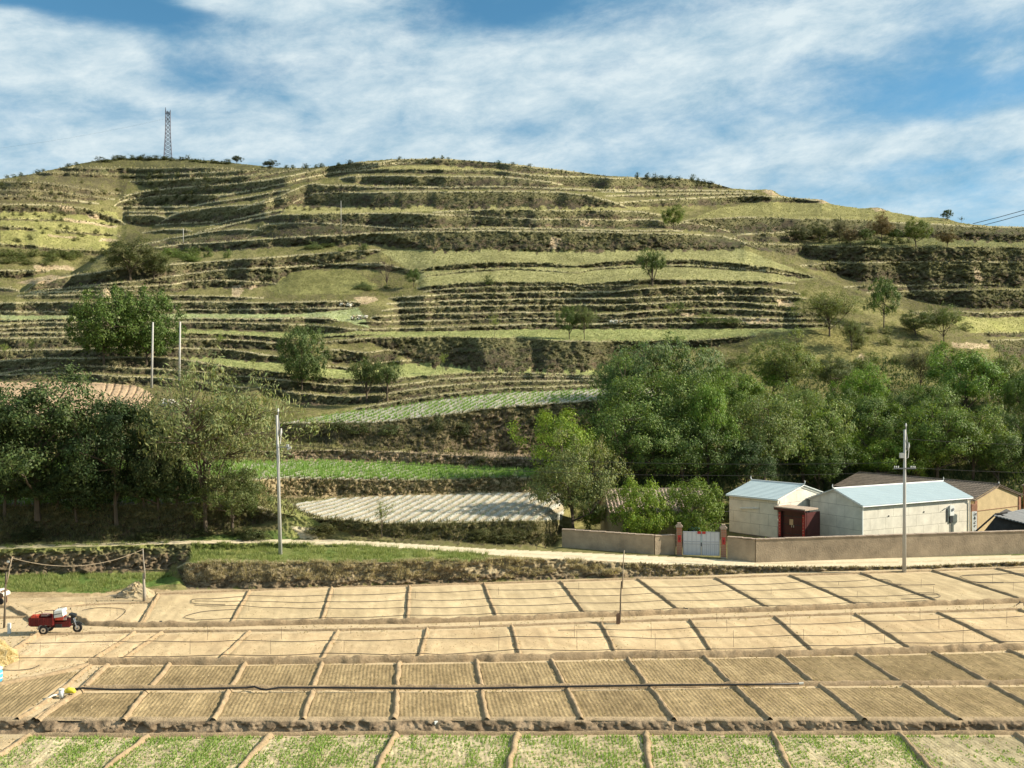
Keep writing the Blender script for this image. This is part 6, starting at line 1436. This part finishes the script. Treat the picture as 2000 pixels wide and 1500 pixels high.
loop('hose loop on the bed behind the red tricycle', [(160,1192),(190,1187),(230,1188),(245,1192),(240,1200),(222,1212),(195,1218)])
loop('hose loop on the right beds of the upper row', [(1780,1158),(1820,1158),(1835,1162),(1828,1167),(1760,1170)])
loop('hose loop on the far right bed of the upper row', [(2010,1120),(1940,1121),(1880,1124),(1885,1131),(1910,1137),(1960,1137)])
loop('curled hose end crossing a bund at the right', [(1700,1130),(1735,1133),(1745,1140),(1760,1141),(1755,1145)])
loop('short hose on the leftmost bed', [(0,1308),(30,1309),(60,1306),(77,1299)])
stk = [(168,1187,1168),(215,1203,1185),(229,1203,1187),(108,1253,1241),(78,1280,1254),(37,1307,1276),(220,1262,1250),(371,1278,1249),(405,1250,1222),(529,1278,1250),(550,1249,1225),(672,1274,1251),(685,1238,1222),(815,1274,1244),(974,1272,1240),(1127,1271,1232),(1122,1246,1220),(1280,1267,1237),(1272,1246,1216),(1400,1215,1198),(1420,1234,1210),(1433,1264,1231),(1543,1226,1203),(1570,1250,1229),(1662,1214,1188),(1690,1236,1214),(1728,1259,1231),(1797,1210,1188),(1834,1229,1203),(1881,1258,1222),(1921,1193,1175),(1966,1220,1194),(1506,1161,1148),(1638,1143,1135),(1674,1168,1155),(1824,1159,1145),(1799,1147,1131),(486,1193,1178),(651,1166,1150),(811,1169,1155),(974,1162,1147),(1130,1152,1138),(1939,1140,1120),(1979,1153,1137)]
stk.sort(); su = [q for q in stk if q[1] < 1217]; sl = [q for q in stk if q[1] >= 1217]
for k, (x, y0_, y1_) in enumerate(su+sl):
    b = onz(x, y0_); h_ = (y0_-y1_)/F*b.y; m = MB(); m.tube([(0, 0, -.1), (random.uniform(-.03, .03), 0, h_)], .011, 4); o = m.build('stake', M['wood_dark']); o.location = b
    tag(o, nth('thin stake in the farther row of tan beds', k, len(su)) if k < len(su) else nth('thin stake in the nearer row of tan beds', k-len(su), len(sl)), 'stake', 'thin stakes on the tan beds')
# big black pipe on the bund between the brown beds
P = [onz(x, y, .20) for x, y in ((138,1347),(160,1344),(220,1347),(380,1345.5),(480,1343),(497,1341),(510,1346),(520,1347),(545,1343),(640,1343),(900,1345),(1100,1341),(1300,1338),(1480,1337),(1560,1335.5))]
m = MB(); m.tube([p-P[0] for p in P], .055, 8); o = m.build('water_pipe', M['pipe'], None, True); o.location = P[0]; tag(o, 'long black water pipe lying on the bund between the brown beds', 'pipe')
m = MB(); m.tube([(0, 0, 0), (.25, 0, .03)], .07, 8); c_ = m.build('coupling', M['sack'], o); c_.location = P[-1]-P[0]
# pump head: white can, yellow bundle, bent pipe
pm = empty('water_valve', onz(120, 1363)); tag(pm, 'white valve can with a yellow bag at the end of the black pipe', 'pump')
m = MB(); m.tube([(0, 0, 0), (0, 0, .42)], .13, 12); m.build('can', M['white'], pm, True)
m = MB(); m.tube([(0, 0, .42), (0, 0, .46)], .14, 12); m.build('lid', M['sack'], pm)
m = MB(); m.tube([(.15, .1, .28), (.32, .12, .36), (.55, .1, .34), (.66, .1, .24)], [.10, .16, .14, .07], 8); m.build('yellow_bag', M['yellow'], pm, True)
m = MB(); m.tube([(-.1, -.05, .2), (-.35, -.2, .18), (-.55, -.45, .06), (-.7, -.5, .03)], .05, 7); m.build('elbow_pipe', M['sack'], pm, True)
o = onz(314, 1221); m = MB(); m.tube([(0, 0, 0), (0, 0, .14)], .03, 5); m.tube([(0, 0, .14), (.0, 0, .28)], [.12, .09], 9); q = m.build('hose_valve', M['black']); q.location = o; tag(q, 'small black valve on the path below the upper beds', 'valve')
for k, (x, y) in enumerate(((1336, 1196), (1992, 1184))):
    v = onz(x, y); m = MB(); m.tube([(-.3, 0, .05), (-.05, 0, .25), (.25, 0, .25), (.3, 0, .02)], .03, 5); m.tube([(0, 0, .25), (0, 0, .36)], .04, 6); q = m.build('hose_valve', M['black']); q.location = v
    tag(q, ('black hose valve at the lower end of a bund, middle of the upper beds', 'black hose valve by the right edge below the upper beds')[k], 'valve')
m = MB(); m.tube([(0, 0, 0), (.02, 0, .3)], .02, 5); q = m.build('path_peg', M['black']); q.location = onz(936, 1221); tag(q, 'short black peg on the path in the middle', 'peg')
m = MB(); m.box((0, 0, .1), (.16, .1, .14), .5); q = m.build('white_stone', M['white']); q.location = onz(852, 1414, -.2); q.location.y -= .12; tag(q, 'white lump stuck in the front earth bank', 'stone')
# ------------------------------------------------------------------ rubble heap, sticks, straw pile, sack, cart
rh = empty('rubble_heap', onz(266, 1163)); tag(rh, 'heap of pale earth rubble beside the crooked pole', 'heap')
rr = np.random.default_rng(3)
def mound(name, parent, rx, ry, h, mat, seed, n=26, jag=.25):
    a = np.linspace(0, 2*np.pi, n, endpoint=False); K = 9; vs = [(0, 0, h)]; 
    for k in range(1, K+1):
        t = k/K
        for i in range(n):
            f = 1+(vnoise(np.array([i*.9+seed]), np.array([k*1.3]), seed)[0]-.5)*jag*1.5; zz = h*(1-t**1.3)*(1+(vnoise(np.array([i*1.1]), np.array([k*2.1+seed]), seed+1)[0]-.5)*jag*1.6)
            vs.append((math.cos(a[i])*rx*t*f, math.sin(a[i])*ry*t*f, max(zz, 0)-(.05 if k == K else 0)))
    fs = [(0, 1+i, 1+(i+1) % n) for i in range(n)]
    for k in range(K-1):
        for i in range(n): p_, q_ = 1+k*n+i, 1+k*n+(i+1) % n; fs.append((p_, p_+n, q_+n, q_))
    m = MB(); m.add(vs, fs); return m.build(name, M[mat], parent, False)
mound('earth', rh, 1.5, 1.0, 1.0, 'rubble', 5)
for k in range(46):
    s = random.uniform(.08, .24); a_ = random.uniform(0, 6.28); rad_ = random.uniform(.2, 1.5); m = MB()
    m.box((math.cos(a_)*rad_, math.sin(a_)*rad_*.7, max(.0, .95*(1-rad_/1.5))+.06), (s, s*.8, s*.6), M=Matrix.Rotation(random.uniform(0, 3), 3, (random.random(), random.random(), 1))); m.build('clod', M['rubble'], rh)
bs = empty('stick_pile', onz(255, 1166)); tag(bs, 'pale bleached sticks lying in front of the rubble heap', 'sticks')
for k in range(16):
    x = random.uniform(-1.2, .8); y = random.uniform(-.35, .35); a_ = random.uniform(-.25, .45); l = random.uniform(.6, 1.2); z = random.uniform(.05, .3); m = MB()
    m.tube([(x-l*math.cos(a_)/2, y-l*math.sin(a_)/2, z), (x, y+.03, z+.05), (x+l*math.cos(a_)/2, y+l*math.sin(a_)/2, z+.04)], .025, 5); m.build('stick', M['bark_pale'], bs)
sp = empty('straw_pile', onz(-22, 1292)); tag(sp, 'yellow straw pile cut off by the left edge', 'straw pile')
mound('straw_mass', sp, 1.6, 1.7, 1.5, 'straw', 8, 30, .3)
nst = 2600; a_ = rr.random(nst)*6.28; q_ = rr.random(nst)**.5; Pst = np.stack([np.cos(a_)*1.55*q_, np.sin(a_)*1.65*q_, 1.5*(1-q_**1.3)], -1)
o = tufts('loose_straw', Pst, .16, .03, (.36,.27,.12), (.62,.50,.26), 2, 1.0, parent=sp, seed=60)
bg_ = empty('woven_sack', onz(-9, 1334)); tag(bg_, 'blue and white woven sack cut off by the left edge', 'sack')
m = MB(); m.tube([(0, 0, 0), (0, 0, .15), (.02, 0, .6), (0, 0, .95)], [.26, .36, .34, .20], 12); m.build('body', M['bluesack'], bg_, True)
for z_ in (.25, .5, .75): m = MB(); m.tube([(0, 0, z_), (0, 0, z_+.06)], .365, 12); m.build('white_band', M['sack'], bg_, True)
# sheeted cart at the left edge
ct = empty('sheeted_cart', onz(-6, 1180)); tag(ct, 'small brown cart half covered by a white sheet at the left edge', 'cart')
m = MB(); m.box((-.25, .2, .72), (1.5, .9, .5)); m.build('box', M['cart'], ct)
m = MB(); m.prism([(-1.05, -.3, .97), (.2, -.3, 1.04), (.62, -.3, .80), (.64, -.3, .62), (.55, -.3, .78), (.2, -.3, 1.0), (-1.05, -.3, .9)], (0, 1.0, 0)); m.build('sheet', M['sack'], ct)
for x in (-.85, .35): m = MB(); m.tube([(x, -.3, .24), (x, -.18, .24)], .25, 12); m.build('wheel', M['rubber'], ct)
for x in (-.9, .4): m = MB(); m.box((x, .6, .25), (.1, .1, .5)); m.build('support', M['cart'], ct)
# plastic litter
for k, (x, y, lb) in enumerate(((480, 962, 'white scrap of plastic hanging in the bush by the path'), (1640, 1046, 'pale rag behind the long wall'))[:1]):
    p = land(x, y); m = MB(); m.box((0, 0, 0), (.25, .05, .3), .4); m.box((.1, .05, .12), (.15, .04, .12), 1.1); q = m.build('plastic_scrap', M['white']); q.location = p+Vector((0, -1.5, .6)); tag(q, lb, 'litter')
# pale plastic-tangled shrub heaps on the terraces
for k, (x, y, wpx, lb) in enumerate(((676, 597, 26, 'heap of white stones and plastic on the terrace below the dark mound'), (703, 624, 30, 'white stone heap at the left end of the narrow terraces'), (1202, 632, 24, 'pale stone heap in the middle of the narrow terraces'), (345, 795, 60, 'white film-covered heap behind the feathery tree'))):
    p = land(x, y); root = empty('stone_heap', p); tag(root, lb, 'heap'); s_ = wpx/F*p.y
    for q in range(26):
        m = MB(); r_ = random.uniform(.08, .22)*s_*.5+.08; m.box((random.uniform(-.5, .5)*s_, random.uniform(-.5, .2), random.uniform(.0, .24)*s_), (r_*1.4, r_, r_*.8), M=Matrix.Rotation(random.uniform(0, 3), 3, (random.random(), random.random(), 1)))
        m.build('stone', M['sack'] if q % 3 else M['rubble'], root)
# earth stack / rock knob on the ridge above the two large trees
kn = empty('earth_knob', land(207, 583)); tag(kn, 'rounded bare earth knob behind the two large green trees', 'earth mound'); mound('mass', kn, 1.5, 1.3, 1.9, 'rubble', 12, 20, .3)
# ------------------------------------------------------------------ red cargo tricycle
tc = empty('cargo_tricycle', onz(108, 1236), .10); tag(tc, 'red three-wheeled cargo tricycle parked on the path', 'tricycle')
def part(name, mat, fn, parent=tc, smooth=False):
    m = MB(); fn(m); return m.build(name, M[mat], parent, smooth)
part('cargo_bed', 'red', lambda m: (m.box((-.72, 0, .62), (1.46, 1.05, .05)), m.box((-.72, -.53, .86), (1.50, .03, .46)), m.box((-.72, .53, .86), (1.50, .03, .46)), m.box((-1.46, 0, .86), (.03, 1.05, .46)), m.box((0.02, 0, .86), (.03, 1.05, .46))))
for k in range(6): part('side_rib', 'red', lambda m: m.box((-1.40+k*.28, -.56, .86), (.035, .04, .46)))
for y in (-.54, .54):
    part('rail', 'red', lambda m: m.tube([(-1.42, y, 1.08), (-1.40, y, 1.20), (-1.05, y, 1.30), (-.98, y, 1.08)], .022, 6))
    part('rail', 'red', lambda m: m.tube([(-.85, y, 1.08), (-.82, y, 1.34), (.0, y, 1.34), (.02, y, 1.08)], .022, 6))
part('load_bag', 'redlight', lambda m: m.box((-1.15, -.2, 1.14), (.42, .5, .14), .1)); part('load_bag', 'seat', lambda m: m.box((-.55, -.15, 1.22), (.42, .4, .14), -.1))
part('backrest', 'white', lambda m: (m.box((.30, 0, 1.42), (.54, .9, .17), M=Matrix.Rotation(-.16, 3, 'Y')), m.box((.30, 0, 1.18), (.54, .9, .20), M=Matrix.Rotation(-.12, 3, 'Y'))))
part('backrest_frame', 'black', lambda m: (m.tube([(.05, -.45, 1.0), (.05, -.45, 1.55)], .025, 6), m.tube([(.05, .45, 1.0), (.05, .45, 1.55)], .025, 6), m.tube([(.10, -.46, 1.28), (.56, -.46, 1.36), (.62, -.46, 1.05)], .02, 6)))
part('engine_cover', 'redlight', lambda m: m.box((.32, 0, .98), (.50, .62, .22)))
part('seat', 'seat', lambda m: m.box((.55, 0, .93), (.42, .55, .12)))
part('frame', 'red', lambda m: (m.box((.45, 0, .58), (1.0, .5, .34)), m.box((.85, 0, .72), (.30, .4, .44)), m.tube([(-1.45, -.25, .52), (1.0, -.25, .45)], .035, 6), m.tube([(-1.45, .25, .52), (1.0, .25, .45)], .035, 6)))
part('footwell', 'black', lambda m: (m.box((.45, 0, .42), (1.0, .62, .06)), m.box((.3, -.1, .5), (.4, .5, .2))))
def wheel(x, y, r_, w_):
    t = part('wheel', 'rubber', lambda m: m.tube([(x, y-w_/2, r_), (x, y-w_/4, r_), (x, y+w_/4, r_), (x, y+w_/2, r_)], [r_*.90, r_, r_, r_*.90], 22), smooth=False)
    part('rim', 'chrome', lambda m: m.tube([(x, y-w_/2-.012, r_), (x, y+w_/2+.012, r_)], r_*.52, 14), t)
    part('hub', 'black', lambda m: m.tube([(x, y-w_/2-.03, r_), (x, y+w_/2+.03, r_)], r_*.2, 8), t)
wheel(-.55, -.50, .30, .15); wheel(-.55, .50, .30, .15); wheel(1.38, 0, .30, .11)
part('mudguard', 'steel', lambda m: [m.tube([(-.55+math.cos(a)*.36, -.50, .30+math.sin(a)*.36), (-.55+math.cos(a+.4)*.36, -.50, .30+math.sin(a+.4)*.36)], .05, 5) for a in (1.0, 1.4, 1.8, 2.2, 2.6)])
part('mudguard', 'black', lambda m: [m.tube([(1.38+math.cos(a)*.36, 0, .30+math.sin(a)*.36), (1.38+math.cos(a+.4)*.36, 0, .30+math.sin(a+.4)*.36)], .05, 5) for a in (.7, 1.1, 1.5, 1.9, 2.3)])
for y in (-.1, .1): part('fork', 'chrome', lambda m: m.tube([(1.38, y, .30), (1.14, y, .95)], .03, 6))
part('steering_head', 'black', lambda m: (m.tube([(1.12, 0, .8), (1.02, 0, 1.12)], .09, 8), m.box((1.05, 0, .78), (.22, .34, .30))))
part('handlebar', 'black', lambda m: m.tube([(.80, -.42, 1.16), (1.0, -.25, 1.16), (1.04, 0, 1.12), (1.0, .25, 1.16), (.80, .42, 1.16)], .025, 6))
part('headlight', 'black', lambda m: m.tube([(1.02, 0, 1.12), (1.22, 0, 1.10), (1.30, 0, 1.08)], [.10, .14, .13], 10))
part('dashboard', 'black', lambda m: m.box((1.06, 0, 1.16), (.34, .46, .12), M=Matrix.Rotation(.25, 3, 'Y')))
part('mirror', 'black', lambda m: (m.tube([(.98, .30, 1.16), (.85, .36, 1.42)], .010, 4), m.box((.84, .36, 1.47), (.03, .09, .12))))
part('tailboard_chain', 'steel', lambda m: m.tube([(-1.47, -.5, .7), (-1.62, -.52, .52)], .015, 4))
